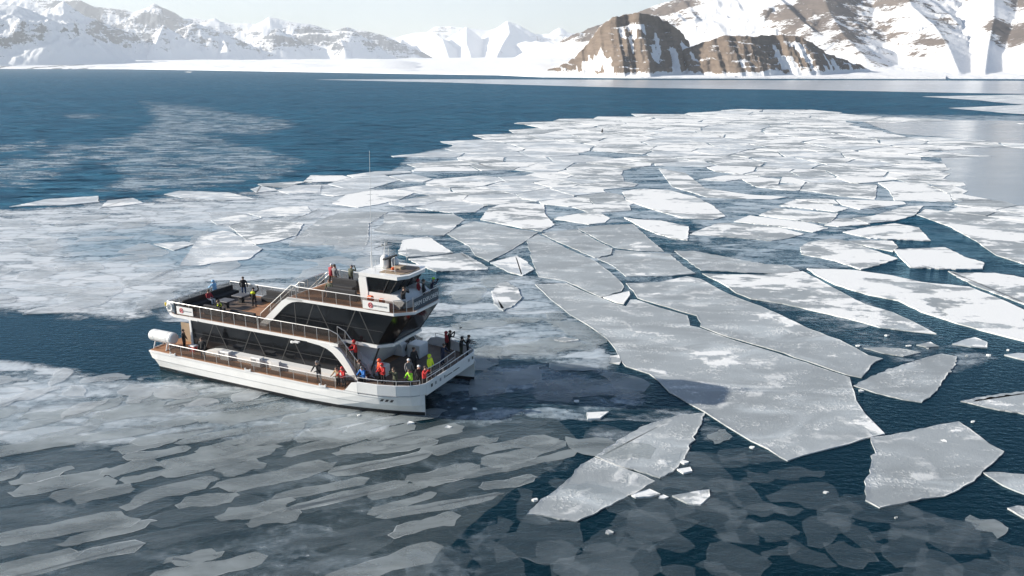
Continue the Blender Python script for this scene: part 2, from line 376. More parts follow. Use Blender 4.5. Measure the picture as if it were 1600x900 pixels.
def left_h(X, Y, PX, dS):
    global FLATTEN; FLATTEN = (5000, 1.0)
    z = lambda l, D: z3(l, 0, 0, 2.5, D)
    rid = [
     (z([(-900,-90),(-400,-60),(0,-14),(250,-4),(310,-2),(365,24),(440,30),(520,44),(545,40),(600,13),(640,30),(720,68),(800,74),(840,70),(862,85),(1000,92),(1050,64),(1100,76),(1200,92),(1300,118),(1350,101),(1390,116),(1500,132),(1560,150),(1700,165)], 8700), .75),
     (z([(-800,-60,4900),(-400,-20,4950),(-100,14,5000),(60,20,5050),(110,35,5100),(175,70,5150),(260,104,5250),(350,140,5350),(440,190,5450),(540,245,5550)], 0), .62),
     (z([(-300,80,4700),(-60,118,4750),(90,168,4850),(220,225,4950)], 0), .60),
     (z([(250,2,6300),(330,60,6350),(430,98,6400),(500,140,6450),(600,200,6500),(700,254,6600)], 0), .62),
     (z([(590,150,6600),(640,95,6650),(720,150,6700),(800,190,6800),(905,240,6950)], 0), .80),
     (z([(640,95,6650),(600,190,6250)], 0), 1.0),
     (z([(700,110,6900),(760,86,6950),(830,112,7000),(880,130,7050),(950,160,7100),(1050,205,7200),(1180,254,7350)], 0), .78),
     (z([(860,128,7020),(890,190,6700)], 0), .9),
     (z([(1020,150,7300),(1080,108,7350),(1150,142,7400),(1200,170,7450),(1290,220,7550),(1380,252,7650)], 0), .82),
     (z([(1180,160,7500),(1170,205,7250)], 0), .9),
     (z([(1150,132,7600),(1230,124,7550),(1380,121,7500),(1450,155,7600),(1520,205,7700),(1600,249,7850)], 0), .85),
     (z([(1330,150,7350),(1350,200,7200)], 0), .9)]
    floor = np.minimum(dS * .020, 40) + 1.5
    H, d = ridge_height(X, Y, rid, floor)
    am = np.clip((H - floor) / 160, 0, 1)
    n = fbm(X/420, Y/420, 6, 3, True) - .55
    n2 = fbm(X/90, Y/130, 4, 11, True) - .55
    H = H + am * np.clip(d/260, .06, 1) * (n * 170 + n2 * 90)
    H = np.maximum(H, floor + fbm(X/120, Y/120, 5, 5) * 12 * np.clip(dS/150, 0, 1))
    H = H - np.clip((PX - 590) / 110, 0, 1)**2 * (H + 8)
    rock = am * .19 + .0 - np.clip((600-dS)/600, 0, 1) * .06 + (fbm(X/500, Y/500, 3, 8) - .5) * .35
    rock += np.clip((230-PX)/60, 0, 1) * (dS < 600) * (am < .03) * .42 * fbm(X/60, Y/200, 3, 4)
    return H, rock
terrain('snow_mountains', -420, 720, 760, lambda p: shore_D(p), 9300, 300, left_h, M['mt_left'])

def far_h(X, Y, PX, dS):
    global FLATTEN; FLATTEN = (9500, .8)
    z = lambda l, D: z3(l, 560, 0, 2.963, D)
    rid = [
     (z([(-600,160),(-100,150),(0,158),(120,165),(180,172),(260,150),(350,141),(365,116),(430,111),(500,119),(600,134),(640,127),(690,94),(735,105),(800,140),(850,152),(910,150),(932,124),(985,155),(1090,146),(1250,120)], 12500), .7),
     (z([(340,143,11800),(390,180,10500),(420,270,9000)], 0), .75),
     (z([(500,120,12000),(500,200,10500),(520,255,9000)], 0), .8),
     (z([(690,94,12300),(700,150,10800),(670,200,9600),(640,260,8600)], 0), .75),
     (z([(200,180,11500),(190,230,9500)], 0), .7),
     (z([(760,190,10000),(860,190,9600),(960,195,9400),(1080,170,9200)], 0), .6),
     (z([(800,225,8400),(900,215,8000),(1000,200,7800),(1100,180,7600)], 0), .5)]
    floor = np.minimum(dS * .012, 90) + 1.2
    H, d = ridge_height(X, Y, rid, floor)
    am = np.clip((H - floor) / 250, 0, 1)
    H = H + am * np.clip(d/500, .05, 1) * ((fbm(X/800, Y/800, 6, 21, True) - .55) * 330 + (fbm(X/200, Y/260, 4, 31, True) - .55) * 90)
    H = np.maximum(H, floor + fbm(X/150, Y/300, 4, 25) * 5)
    return H, am * .12 - .03 + (fbm(X/900, Y/900, 3, 28) - .5) * .3
terrain('far_mountains', 520, 1150, 420, lambda p: shore_D(p) * 1.0, 14000, 220, far_h, M['mt_far'])

def cliff(X, Y, crest, cliff_h, talus, kback):
    """headland: rock band under a crest line, talus below, gentle back"""
    c = np.array(sorted(crest)); yc = np.interp(X, c[:, 0], c[:, 1]); zc = np.interp(X, c[:, 0], c[:, 2], left=-20, right=-20)
    zc = zc + (fbm(X/9, X*0 + 3, 3, 44) - .5) * 4 * (zc > 25)
    yc = yc + (fbm(X/45, X*0 + 7, 4, 43) - .5) * 70 * np.clip(zc/60, 0, 1)
    f = Y < yc; d = np.abs(Y - yc); cliff_h = cliff_h * np.clip((zc - 35) / 55, 0, 1)
    hf = zc - np.where(d < 4, d*.15, np.where(d < 4 + cliff_h/2.2, .6 + (d-4)*2.2, .6 + cliff_h + (d-4-cliff_h/2.2)*talus))
    return np.where(f, hf, zc - kback*d), np.where(f, d, -d)
def right_h(X, Y, PX, dS):
    global FLATTEN; FLATTEN = (5000, 1.0)
    z = lambda l, D: z3(l, 840, 0, 2.105, D)
    c1 = z([(0,238,1640),(60,222,1640),(115,196,1640),(160,150,1640),(190,112,1620),(205,88,1610),(240,62,1600),(285,50,1590),(340,44,1590),(395,50,1600),(432,76,1620),(470,100,1640),(500,140,1660)], 0)
    c2 = z([(480,165,1580),(560,132,1580),(610,116,1580),(700,120,1570),(800,112,1570),(850,116,1570),(900,142,1580),(960,178,1590),(1060,214,1590),(1115,244,1580)], 0)
    floor = np.minimum(dS * .03, 12) + .8
    h1, d1 = cliff(X, Y, c1, 17, .66, .30); h2, d2 = cliff(X, Y, c2, 11, .62, .25)
    H = np.maximum(np.maximum(h1, h2), floor); d = np.where(h1 > h2, d1, d2)
    am = np.clip((H - floor) / 9, 0, 1)
    H = H + am * np.clip(np.abs(d)/40, .1, 1) * ((fbm(X/60, Y/110, 6, 51, True) - .55) * 20 + (fbm(X/12, Y/60, 4, 61, True) - .55) * 6)
    H = H + am * (d > 0) * 1.7 * np.sin(H * 2*np.pi / 11 + fbm(X/40, Y/90, 4, 57) * 11) * np.clip(fbm(X/70, Y/70, 3, 58) * 2.4 - .6, 0, 1)
    H = np.maximum(H, floor + fbm(X/30, Y/60, 4, 55) * 2.5)
    st = fbm(X/16, Y/70 + X/60, 5, 63)
    rock = np.where(d > 0, .30, -.06) * am - .03 - np.clip((.395 - st) / .08, 0, 1) * .5 * (d > 14)
    rock -= np.clip((12 - (H - floor)) / 12, 0, 1) * .16 * (fbm(X/50, Y/50, 3, 66) > .45)
    return H, rock
terrain('rocky_headland', 800, 1480, 620, lambda p: shore_D(p), 1900, 170, right_h, M['mt_right'])

def slope_h(X, Y, PX, dS):
    z = lambda l, D: z3(l, 840, 0, 2.105, D)
    sky = z([(100,140,3300),(200,90,3200),(300,52,3000),(400,12,2900),(480,-6,2850),(560,-30,2850),(700,-80,2850),(900,-130,2850),(1150,-150,2900),(1450,-140,2900),(1900,-220,2900),(2600,-300,2900)], 0)
    rid = [(sky, .42),
     (z([(700,-80,2850),(800,0,2500),(870,70,2250),(905,100,2100)], 0), .5),
     (z([(1150,-150,2900),(1230,20,2300),(1300,80,2050),(1350,150,1800),(1385,235,1480)], 0), .42),
     (z([(900,-130,2850),(960,40,2300),(1010,120,2000),(1080,190,1750)], 0), .36),
     (z([(1500,-100,2700),(1500,60,2100),(1480,160,1750),(1470,240,1440)], 0), .5),
     (z([(1700,-120,2700),(1660,40,2100),(1600,150,1750),(1600,240,1430)], 0), .42),
     (z([(2100,-120,2700),(2000,60,2000),(1900,240,1400)], 0), .45)]
    floor = np.minimum(dS * .05, 40) + .8
    H, d = ridge_height(X, Y, rid, floor)
    am = np.clip((H - floor) / 60, 0, 1)
    H = H + am * np.clip(d/120, .08, 1) * ((fbm(X/220, Y/260, 6, 71, True) - .55) * 62 + (fbm(X/45, Y/70, 4, 81, True) - .55) * 15)
    H = np.maximum(H, floor + fbm(X/40, Y/80, 4, 75) * 4)
    rock = am * .23 + (fbm(X/130, Y/320, 4, 85) - .5) * .6
    gx = (PX - 840) * 2.105; zz = 100 - (H - CAM_H) * FPX / Y
    rock -= .4 * np.exp(-((gx - (1400 + (zz < 60) * (60-zz) * .6)) / 42) ** 2)
    rock -= .15 * np.clip((230 - dS) / 230, 0, 1)
    return H, rock
terrain('snowy_slope', 860, 2050, 700, lambda p: shore_D(p) * 1.03, 3400, 200, slope_h, M['mt_slope'])

# ------------------------------------------------------------------ floes
def crop(x0, y0, s, pts): return [(x0 + a / s, y0 + b / s) for a, b in pts]
cA = lambda p: crop(740, 400, 3.461, p); cB = lambda p: crop(1150, 400, 3.462, p); cC = lambda p: crop(800, 620, 3.215, p); cD = lambda p: crop(1200, 620, 3.215, p)
cE = lambda p: crop(560, 160, 2.963, p); cF = lambda p: crop(1050, 150, 2.904, p); cG = lambda p: crop(0, 150, 2.5, p)
G, P, S, L = 'ice_grey', 'ice_patch', 'ice_snow', 'ice_pale'
TRACED = [
 (cC([(415,303),(480,258),(560,205),(660,150),(760,115),(860,92),(968,85),(945,150),(905,230),(870,300),(835,355),(745,412),(640,380),(520,345)]), G, 'upper right half of the pointed grey floe split in two, foreground'),
 (cC([(412,308),(520,350),(640,392),(718,428),(640,475),(560,515),(470,560),(380,605),(325,630),(240,620),(160,600),(75,595),(130,540),(200,490),(260,440),(310,390),(345,345)]), G, 'lower left half of the pointed grey floe split in two, frost lumps'),
 (cC([(803,503),(900,485),(990,472),(995,505),(945,548),(880,540)]), P, 'small wedge of white ice right of the split pointed floe'),
 (cC([(828,370),(895,358),(905,380),(860,390)]), P, 'tiny ice fragment touching the right tip of the split floe'),
 (cC([(600,500),(690,470),(745,495),(690,508),(620,512)]), P, 'thin sliver of ice under the crack of the split floe'),
 (cC([(375,85),(485,80),(440,115),(380,117)]), S, 'small white ice chunk alone in dark water below the ship shadow'),
 (cD([(515,208),(640,190),(760,165),(870,142),(960,128),(1030,180),(1110,240),(1185,280),(1120,345),(1050,410),(960,470),(885,505),(770,515),(680,540),(560,562),(487,525),(490,450),(510,370),(535,270)]), G, 'broad grey seven-sided floe in dark water at the lower right'),
 (cD([(1080,385),(1160,385),(1286,395),(1400,400),(1400,520),(1286,493),(1180,450)]), G, 'grey floe cut by the right edge, right of the broad floe'),
 (cD([(1202,565),(1250,555),(1400,570),(1400,640),(1286,615)]), P, 'lowest small pale floe at the right edge of the photo'),
 (cB([(1215,790),(1360,760),(1558,735),(1800,700),(1800,900),(1558,860),(1390,830)]), G, 'long pointed grey floe entering from the right edge, middle height'),
 (cB([(635,705),(770,640),(920,585),(1020,555),(1110,532),(1195,548),(1190,590),(1130,660),(1090,730),(1030,775),(1005,795),(900,780),(760,745)]), G, 'grey kite-shaped floe standing alone at the tip of the big sheet'),
 (cB([(690,500),(800,498),(920,508),(998,525),(905,546),(800,530)]), G, 'narrow grey lens of ice above the kite-shaped floe'),
 (cB([(975,485),(1050,470),(1098,495),(1030,497)]), P, 'tiny pale sliver right of the narrow grey lens'),
 (cB([(1168,480),(1240,455),(1290,445),(1358,470),(1358,500),(1270,495)]), L, 'small pale triangular floe under the long snowy floe'),
 (cB([(1450,540),(1520,530),(1600,535),(1600,575),(1520,558)]), L, 'small pale floe at the right edge above the pointed grey floe'),
 (cB([(385,72),(520,75),(650,82),(850,110),(1000,145),(1260,170),(1400,225),(1558,295),(1700,350),(1700,500),(1558,465),(1400,425),(1200,370),(1000,305),(880,245),(720,215),(540,160),(440,110)]), S, 'longest snow covered floe, running to the right edge'),
 (cB([(-185,97),(-60,103),(150,106),(360,85),(480,150),(600,215),(700,265),(850,310),(960,360),(1083,425),(940,410),(780,390),(600,340),(420,300),(250,260),(80,235),(0,203),(-60,160)]), P, 'tapering floe half grey, half white snow, left of the longest one'),
 (cF([(10,705),(100,705),(280,740),(420,765),(520,770),(580,795),(480,808),(300,800),(130,792)]), G, 'slim grey floe lying across the top of the half-snowy one'),
 ([(823,376),(840,366.5),(860,376),(894,393),(928,408),(955,427),(972.5,445),(974.6,449),(971,456),(939,465),(925,459),(884,440),(841,433),(834,414),(830,403)], G, 'smooth grey tongue-shaped floe with curved right side, photo centre'),
 (cE([(880,600),(1010,590),(1120,652),(1176,678),(1168,706),(1095,722),(1000,680),(900,636),(850,610)]), G, 'small grey floe wedged above the curved crack'),
 (cE([(1018,586),(1110,572),(1270,565),(1310,600),(1360,645),(1415,692),(1300,688),(1190,674),(1125,645)]), G, 'grey four-sided floe at the upper end of the big sheets'),
 (cE([(1190,685),(1300,695),(1440,703),(1500,755),(1560,793),(1540,796),(1400,806),(1240,808),(1180,760),(1105,724),(1178,712)]), G, 'grey floe between two cracks, right of the tongue-shaped floe'),
 (cA([(822,150),(1000,144),(1150,112),(1230,128),(1300,168),(1400,218),(1490,252)]) + cB([(100,262),(250,326),(400,400),(560,456),(650,504),(720,542),(795,558),(730,595),(680,662),(600,645),(380,570),(200,510)]) + cA([(1450,460),(1330,425),(1226,382),(1230,365),(1205,325),(1160,312),(1000,266),(885,228),(862,190)]), G, 'long grey sheet of ice between two diagonal cracks, no snow'),
 ([(836,445),(861,469),(890,492),(925,513),(948,530),(962,547),(968,562),(977,573),(1014,585),(1029,596),(1046,614),(1061,622),(1100,644),(1136,667),(1173,690),(1200,703),(1218,715),(1230,721),(1256,713),(1303,701),(1349,687),(1382,679),(1368,663.5),(1352,648),(1338,627),(1331,604),(1328,591),(1260,568),(1208,551),(1150,534),(1122,524.5),(1091,512.5),(1078,510),(1074,494),(1058,489.5),(1023,479.5),(994,469.5),(985,469),(978,479.5),(960,475),(939,466.5),(925,462),(884,443.5)], G, 'largest grey ice sheet, carrying the tip of the ship shadow'),
 (cA([(700,227),(840,196),(846,214),(810,262),(775,256)]), S, 'small white block caught where the cracks meet'),
 (cA([(435,458),(490,443),(570,460),(500,470)]), S, 'small bright sliver of ice between the ship and largest sheet'),
 (cA([(735,545),(785,540),(797,575),(788,588),(735,580)]), P, 'little square ice piece at the left edge of the largest sheet'),
 (cA([(100,200),(130,155),(180,145),(240,180),(260,230),(220,270),(160,300),(110,260)]), P, 'round lumpy slush pancake right of the ship'),
 (cE([(600,495),(660,475),(760,468),(858,475),(865,520),(908,570),(850,598),(760,585),(640,560),(565,545)]), S, 'floe with a smooth white snow drift behind the wheelhouse, upper middle'),
 (cE([(410,610),(480,570),(540,552),(640,570),(740,590),(830,605),(770,645),(700,690),(605,738),(540,710),(510,665),(460,640)]), G, 'diamond-shaped grey floe below the one with the snow drift'),
 (cE([(70,595),(120,560),(120,520),(250,515),(440,518),(490,545),(440,585),(395,618),(260,615),(150,608)]), G, 'flat grey floe right of the ship mast'),
 (cE([(205,640),(320,622),(370,655),(440,698),(330,712),(230,718),(185,700)]), P, 'pale floe directly behind the wheelhouse roof'),
 (cE([(230,725),(330,718),(480,698),(600,765),(600,775),(480,782),(360,785),(270,750)]), P, 'pale floe right of the wheelhouse, nearest the ship'),
 (cE([(610,745),(730,712),(780,740),(812,775),(760,805),(700,790)]), L, 'small pale triangular floe left of the tongue-shaped floe'),
 (cE([(265,490),(370,460),(470,455),(590,478),(540,510),(440,515),(330,500)]), L, 'grey floe left of the one with the snow drift'),
 (cE([(-60,430),(60,410),(170,405),(260,420),(180,455),(90,475),(0,488),(-120,470)]), S, 'bright white snow drift floe crossed by the mast'),
 (cG([(1135,570),(1240,490),(1330,455),(1515,455),(1440,500),(1440,555),(1430,585),(1300,585)]), G, 'flat grey floe left of the mast with frost specks'),
 (cG([(895,510),(960,490),(1080,485),(1185,500),(1160,545),(1080,570),(1000,583),(950,555)]), P, 'grey floe with white centre left of the mast, behind the railing'),
 (cG([(700,665),(780,550),(870,528),(910,535),(960,565),(1025,600),(970,640),(870,650),(780,665)]), L, 'pale floe just behind the aft upper deck'),
 (cG([(820,485),(950,465),(1020,480),(900,505),(850,505)]), L, 'narrow pale floe between two larger ones, left of mast'),
 (cG([(970,460),(1090,435),(1200,432),(1218,455),(1180,470),(1020,475)]), L, 'flat pale floe left of the snow drift floe with the mast'),
 (cG([(35,435),(180,405),(385,392),(385,415),(250,428),(120,430)]), L, 'long pale slab at the far left edge of the ice'),
 (cG([(390,440),(420,410),(520,400),(560,420),(480,430)]), L, 'second pale slab from the left along the ice edge'),
 (cG([(600,580),(720,570),(760,580),(680,605)]), L, 'small pale plate in slush left of the floe behind the deck'),
 (cG([(1280,345),(1370,320),(1500,310),(1560,330),(1440,365),(1340,360)]), L, 'pale floe at the pack edge just right of the mast top'),
 (cG([(980,365),(1020,352),(1090,370),(1000,378)]), L, 'small pointed pale floe on the ice edge left of mast'),
 (cG([(1080,370),(1150,350),(1255,350),(1250,380),(1130,385)]), L, 'pale floe on the ice edge second left of the mast'),
 (cG([(640,385),(700,372),(800,375),(900,380),(1000,405),(880,410),(720,400)]), L, 'long pale slab midway along the left ice edge'),
 (cF([(580,690),(620,665),(720,648),(800,660),(880,690),(1025,740),(940,770),(855,790),(740,750),(585,720)]), P, 'hexagonal floe with snow stripes beside dark rippled water'),
 (cF([(1005,700),(1110,695),(1240,690),(1330,735),(1415,760),(1410,788),(1230,788),(1080,780),(1040,740)]), S, 'snowy floe right of the hexagonal one, left of the dark lane'),
 (cF([(790,660),(900,655),(1000,660),(1026,688),(1000,708),(900,688)]), P, 'small striped floe joining the hexagonal floe and the snowy one'),
 (cF([(775,620),(900,595),(1010,580),(1120,600),(1172,660),(1050,654),(900,648)]), S, 'white wedge floe with its point to the left, by the lane'),
 (cF([(80,630),(150,600),(215,578),(330,583),(480,598),(600,628),(530,647),(450,660),(300,645)]), P, 'flat snow striped floe above the open blue pool, right side'),
 (cF([(280,572),(350,545),(480,562),(600,574),(710,602),(640,620),(480,594),(340,578)]), S, 'thin white floe stacked behind the snow striped floe'),
 (cF([(395,543),(470,510),(600,524),(755,535),(730,565),(700,580),(560,565)]), P, 'patchy floe behind the thin white floe, right of the wedge gap'),
 (cF([(485,500),(560,472),(700,492),(800,512),(750,528),(620,514)]), S, 'thin snowy strip floe in the ice right of centre'),
 (cF([(580,430),(610,395),(760,395),(930,405),(920,470),(760,455),(640,435)]), P, 'patchy square floe left of the upright ice splinter'),
 (cF([(935,395),(1000,390),(1150,400),(1260,450),(1272,483),(1130,478),(1010,475),(985,430)]), S, 'snowy floe right of the upright ice splinter'),
 (cF([(1110,540),(1150,515),(1290,530),(1597,570),(1750,600),(1750,830),(1597,765),(1470,725),(1380,660),(1250,590)]), P, 'large patchy floe at the right edge above the dark lane'),
 (cE([(1225,415),(1300,402),(1430,408),(1560,440),(1640,480),(1700,530),(1640,545),(1500,538),(1340,490),(1240,455)]), S, 'big floe thick with white snow, upper right of centre'),
 (cF([(-60,330),(60,350),(150,420),(350,450),(530,460),(450,470),(300,468),(160,462),(0,412)]), P, 'long streaked floe above the big thick snow floe'),
 (cE([(1230,535),(1300,545),(1400,550),(1530,578),(1525,640),(1470,635),(1380,610),(1310,580)]), S, 'white arrow-shaped floe pointing left, above the half-snowy one'),
 (cB([(1145,85),(1200,95),(1400,95),(1500,110),(1600,130),(1700,150),(1700,320),(1558,265),(1400,205),(1280,160)]), P, 'patchy floe at the right edge between lane and longest floe'),
 (cF([(820,556),(910,545),(1060,502),(1140,500),(1100,543),(1010,568),(890,580)]), P, 'striped floe tapering left, just above the white wedge floe'),
 (cF([(320,380),(400,370),(490,380),(480,405),(370,410)]), S, 'small white block floe by the dark gap right of centre'),
]
def roughen(pts, seg, amp, seed):
    rnd = random.Random(seed); out = []; n = len(pts)
    for i in range(n):
        a, b = Vector(pts[i]), Vector(pts[(i+1) % n]); e = b - a; Ln = e.length; k = max(1, min(24, int(Ln / seg)))
        nr = Vector((e.y, -e.x)) / max(Ln, 1e-6)
        for j in range(k):
            t = j / k; w_ = rnd.gauss(0, 1) * amp * (0.35 if j == 0 else 1)
            out.append(a + e * t + nr * w_)
    return out
def floe(name, pts, top, thick, mat, seed, seg=.5, amp=.06, inset=.25, rim=True, flat=False):
    ctr = Vector((sum(p[0] for p in pts)/len(pts), sum(p[1] for p in pts)/len(pts)))
    ar = sum(pts[i][0]*pts[(i+1) % len(pts)][1] - pts[(i+1) % len(pts)][0]*pts[i][1] for i in range(len(pts)))
    if ar < 0: pts = pts[::-1]
    q = [p - ctr for p in map(Vector, roughen(pts, seg, amp, seed))]; n = len(q)
    inn = []
    rnd = random.Random(seed+1)
    for i in range(n):
        d = (q[(i+1) % n] - q[i-1]); d = Vector((-d.y, d.x)).normalized()
        inn.append(q[i] + d * inset * rnd.uniform(.6, 1.3))
    if flat:
        v = [(p.x, p.y, 0) for p in q] + [(p.x, p.y, 0) for p in inn]
        f = [(i, (i+1) % n, n+(i+1) % n, n+i) for i in range(n)] + [tuple(range(n, 2*n))]
        ra = [1.0]*n + [0.0]*n
    else:
        v = [(p.x, p.y, -thick) for p in q] + [(p.x, p.y, -.02) for p in q] + [(p.x*.999, p.y*.999, rnd.uniform(0, .03)) for p in q] + [(p.x, p.y, 0) for p in inn]
        f = []
        for r in (0, n, 2*n):
            f += [(r+i, r+(i+1) % n, r+n+(i+1) % n, r+n+i) for i in range(n)]
        f.append(tuple(range(3*n, 4*n)))
        ra = [.6]*n + [.8]*n + [1.0]*n + [0.0]*n
    o = mesh_obj(name, v, f, M[mat], loc=(ctr.x, ctr.y, top))
    at = o.data.attributes.new('rim', 'FLOAT', 'POINT'); at.data.foreach_set('value', ra)
    return o
traced_px = []
for i, (poly, mat, lab) in enumerate(TRACED):
    g = [gnd(*p).xy for p in poly]; dist = sum(p[1] for p in g)/len(g)
    top = .06 if mat == G else .08 if mat in (L, P) else .10
    big = max((a-b).length for a in g for b in g)
    o = floe('ice_floe', g, top + .004*(i % 5), .3, mat, 100+i, seg=max(.35, big*.03), amp=min(.055, big*.005)*(1 if dist < 120 else 1.4), inset=min(.3, big*.03))
    tag(o, lab, 'ice floe', 'ice floes broken from the pack')
    traced_px.append(poly)
def pick(v, stops, words):
    for t, w_ in zip(stops, words):
        if v < t: return w_
    return words[-1]
def pack_label(look, px, py, wpx, corners):
    size = pick(wpx, (32, 52, 80), ('tiny', 'small', 'broad', 'long'))
    shape = pick(corners, (4.5, 5.5, 6.5), ('four-cornered', 'five-cornered', 'six-cornered', 'many-cornered'))
    row = pick(py, (190, 215, 250), ('at the pack edge', 'in the far pack', 'in mid pack', 'in the near pack'))
    colm = pick(px, (560, 680, 800, 920, 1040, 1160, 1280, 1400, 1500), ('left of the mast', 'right of the mast top', 'below the far white peak', 'below the headland tip', 'below the tall brown cliff', 'below the low brown cliff', 'below the headland end', 'below the snowy slope', 'left of the glassy sheets', 'near the right edge'))
    return f'{size} {look} {shape} floe {row}, {colm}'
def plate_label(kind, px, py, ln, wd):
    size = pick(ln, (3, 4.5, 7, 9, 11), ('tiny', 'small', 'short', 'long', 'very long', 'longest')); wide = pick(wd, (1.5, 2.0), ('narrow', 'even', 'wide'))
    row = pick(py, (360, 400, 450, 500, 590, 660, 710, 760, 810, 860), ('along the ice edge', 'behind the mast', 'behind the deck rail', 'behind the stern', 'beside the hull', 'under the hull', 'in upper rows', 'in middle rows', 'in lower rows', 'near the bottom', 'at the bottom edge'))
    colm = pick(px, (90, 200, 310, 420, 530, 640, 740, 860, 1000, 1140, 1300, 1450), ('by the left edge', 'left of the stern', 'below the stern', 'below the aft saloon', 'below mid ship', 'below the fore saloon', 'below the bow', 'right of the bow', 'by the split floe', 'right of split floe', 'below the largest sheet', 'below the broad floe', 'by the right edge'))
    return f'{size} {wide} {kind} {row}, {colm}'
def clip_half(poly, mx, my, nx, ny):
    out = []
    for i in range(len(poly)):
        a, b = poly[i], poly[(i+1) % len(poly)]
        da = (a[0]-mx)*nx + (a[1]-my)*ny; db = (b[0]-mx)*nx + (b[1]-my)*ny
        if da <= 0: out.append(a)
        if da*db < 0: t = da/(da-db); out.append((a[0]+(b[0]-a[0])*t, a[1]+(b[1]-a[1])*t))
    return out
PACK = [(400,300),(470,287),(540,272),(600,262),(640,243),(700,233),(760,217),(860,194),(960,182),(1050,177),(1150,172),(1260,174),(1400,184),(1500,189),(1750,192),(1750,430),(1600,420),(1500,395),(1470,345),(1390,345),(1360,375),(1250,385),(1180,375),(1100,352),(1000,352),(900,352),(800,330),(700,335),(620,330),(560,322),(480,312)]
def ccw(p):
    return p if sum(p[i][0]*p[(i+1) % len(p)][1] - p[(i+1) % len(p)][0]*p[i][1] for i in range(len(p))) > 0 else p[::-1]
def pack():
    rnd = random.Random(31)
    traced_g = [ccw([tuple(gnd(*q).xy) for q in tp]) for tp in traced_px]
    seeds = []
    r = gnd(800, 352).y*.96
    while r < gnd(800, 168).y * 1.05:
        step = r * .050
        x = -r*.45
        while x < r*.80:
            sx_, sy_ = x + rnd.uniform(-.42, .42)*step*1.35, r + rnd.uniform(-.42, .42)*step
            seeds.append((sx_, sy_, step)); x += step*1.35*rnd.uniform(.8, 1.3)
        r += step
    pk = np.array([to_px(a, b) for a, b, _ in seeds])
    ins = sdist(pk, PACK) > -1
    hole = (sdist(pk, [(1345,190),(1480,191),(1750,196),(1750,232),(1600,222),(1480,214),(1400,208)]) > 0) | (sdist(pk, [(1490,232),(1750,236),(1750,325),(1600,318),(1530,300),(1480,270)]) > 0)
    k = 0
    for i, (x, y, st) in enumerate(seeds):
        if not ins[i] or hole[i] or rnd.random() < .05: continue
        poly = [(x-2*st, y-2*st), (x+2*st, y-2*st), (x+2*st, y+2*st), (x-2*st, y+2*st)]
        for j, (a, b, _) in enumerate(seeds):
            if i != j and abs(a-x) < 4*st and abs(b-y) < 4*st:
                poly = clip_half(poly, (a+x)/2, (b+y)/2, a-x, b-y)
        if len(poly) < 3: continue
        gap = 1 - rnd.uniform(.015, .07); ang = rnd.uniform(-.05, .05)
        cx = sum(p[0] for p in poly)/len(poly); cy = sum(p[1] for p in poly)/len(poly)
        poly = [(cx + (p[0]-cx)*gap - (p[1]-cy)*ang, cy + (p[1]-cy)*gap + (p[0]-cx)*ang) for p in poly]
        for tg in traced_g:            # trim against the hand-placed floes
            if abs(tg[0][0]-cx) > 120: continue
            best = None
            for a, b in zip(tg, tg[1:]+tg[:1]):
                e = Vector((b[0]-a[0], b[1]-a[1])).normalized(); nn = Vector((e.y, -e.x)); dd = (cx-a[0])*nn.x + (cy-a[1])*nn.y
                if best is None or dd > best[0]: best = (dd, a, nn)
            if 0 < best[0] < 3*st:
                a, nn = best[1], best[2]
                if any((q[0]-a[0])*nn.x + (q[1]-a[1])*nn.y < .03*st for q in poly):
                    tgx = [q[0] for q in tg]; tgy = [q[1] for q in tg]
                    if max(tgx) > min(q[0] for q in poly) and min(tgx) < max(q[0] for q in poly) and max(tgy) > min(q[1] for q in poly) and min(tgy) < max(q[1] for q in poly):
                        poly = clip_half(poly, a[0]+nn.x*.03*st, a[1]+nn.y*.03*st, -nn.x, -nn.y)
                        if len(poly) < 3: break
                        cx = sum(p[0] for p in poly)/len(poly); cy = sum(p[1] for p in poly)/len(poly)
        if len(poly) < 3: continue
        smp = []
        for a, b in zip(poly, poly[1:]+poly[:1]): smp += [a, ((a[0]+b[0])/2, (a[1]+b[1])/2)]
        smp += [((a[0]+cx)/2, (a[1]+cy)/2) for a in smp] + [(cx, cy)]
        pp = np.array([to_px(*q) for q in smp]); bad = False
        for tp in traced_px:
            t = np.array(tp)
            if pp[:, 0].max() < t[:, 0].min() or pp[:, 0].min() > t[:, 0].max() or pp[:, 1].max() < t[:, 1].min() or pp[:, 1].min() > t[:, 1].max(): continue
            if (sdist(pp, tp) > .5).any() or (sdist(t, pp[:len(poly)*2]) > .5).any(): bad = True; break
        if bad: continue
        if sum(poly[q][0]*poly[(q+1) % len(poly)][1] - poly[(q+1) % len(poly)][0]*poly[q][1] for q in range(len(poly))) / 2 < .12*st*st: continue
        u = rnd.random(); left = pp[-1][0] < 900
        mat = (L if u < .55 else P if u < .85 else S) if left else (P if u < .5 else S if u < .8 else L)
        o = floe('ice_floe', [Vector(q) for q in poly], (.08 + .03*rnd.random()), .3, mat, 900+i, seg=st*.16, amp=st*.008, inset=st*.04)
        look = {L: 'pale', P: 'snow streaked', S: 'white'}[mat]
        tag(o, pack_label(look, pp[-1][0], pp[-1][1], pp[:, 0].max()-pp[:, 0].min(), len(poly)), 'ice floe', 'ice floes in the dense pack'); k += 1
    print('pack floes', k)
pack()

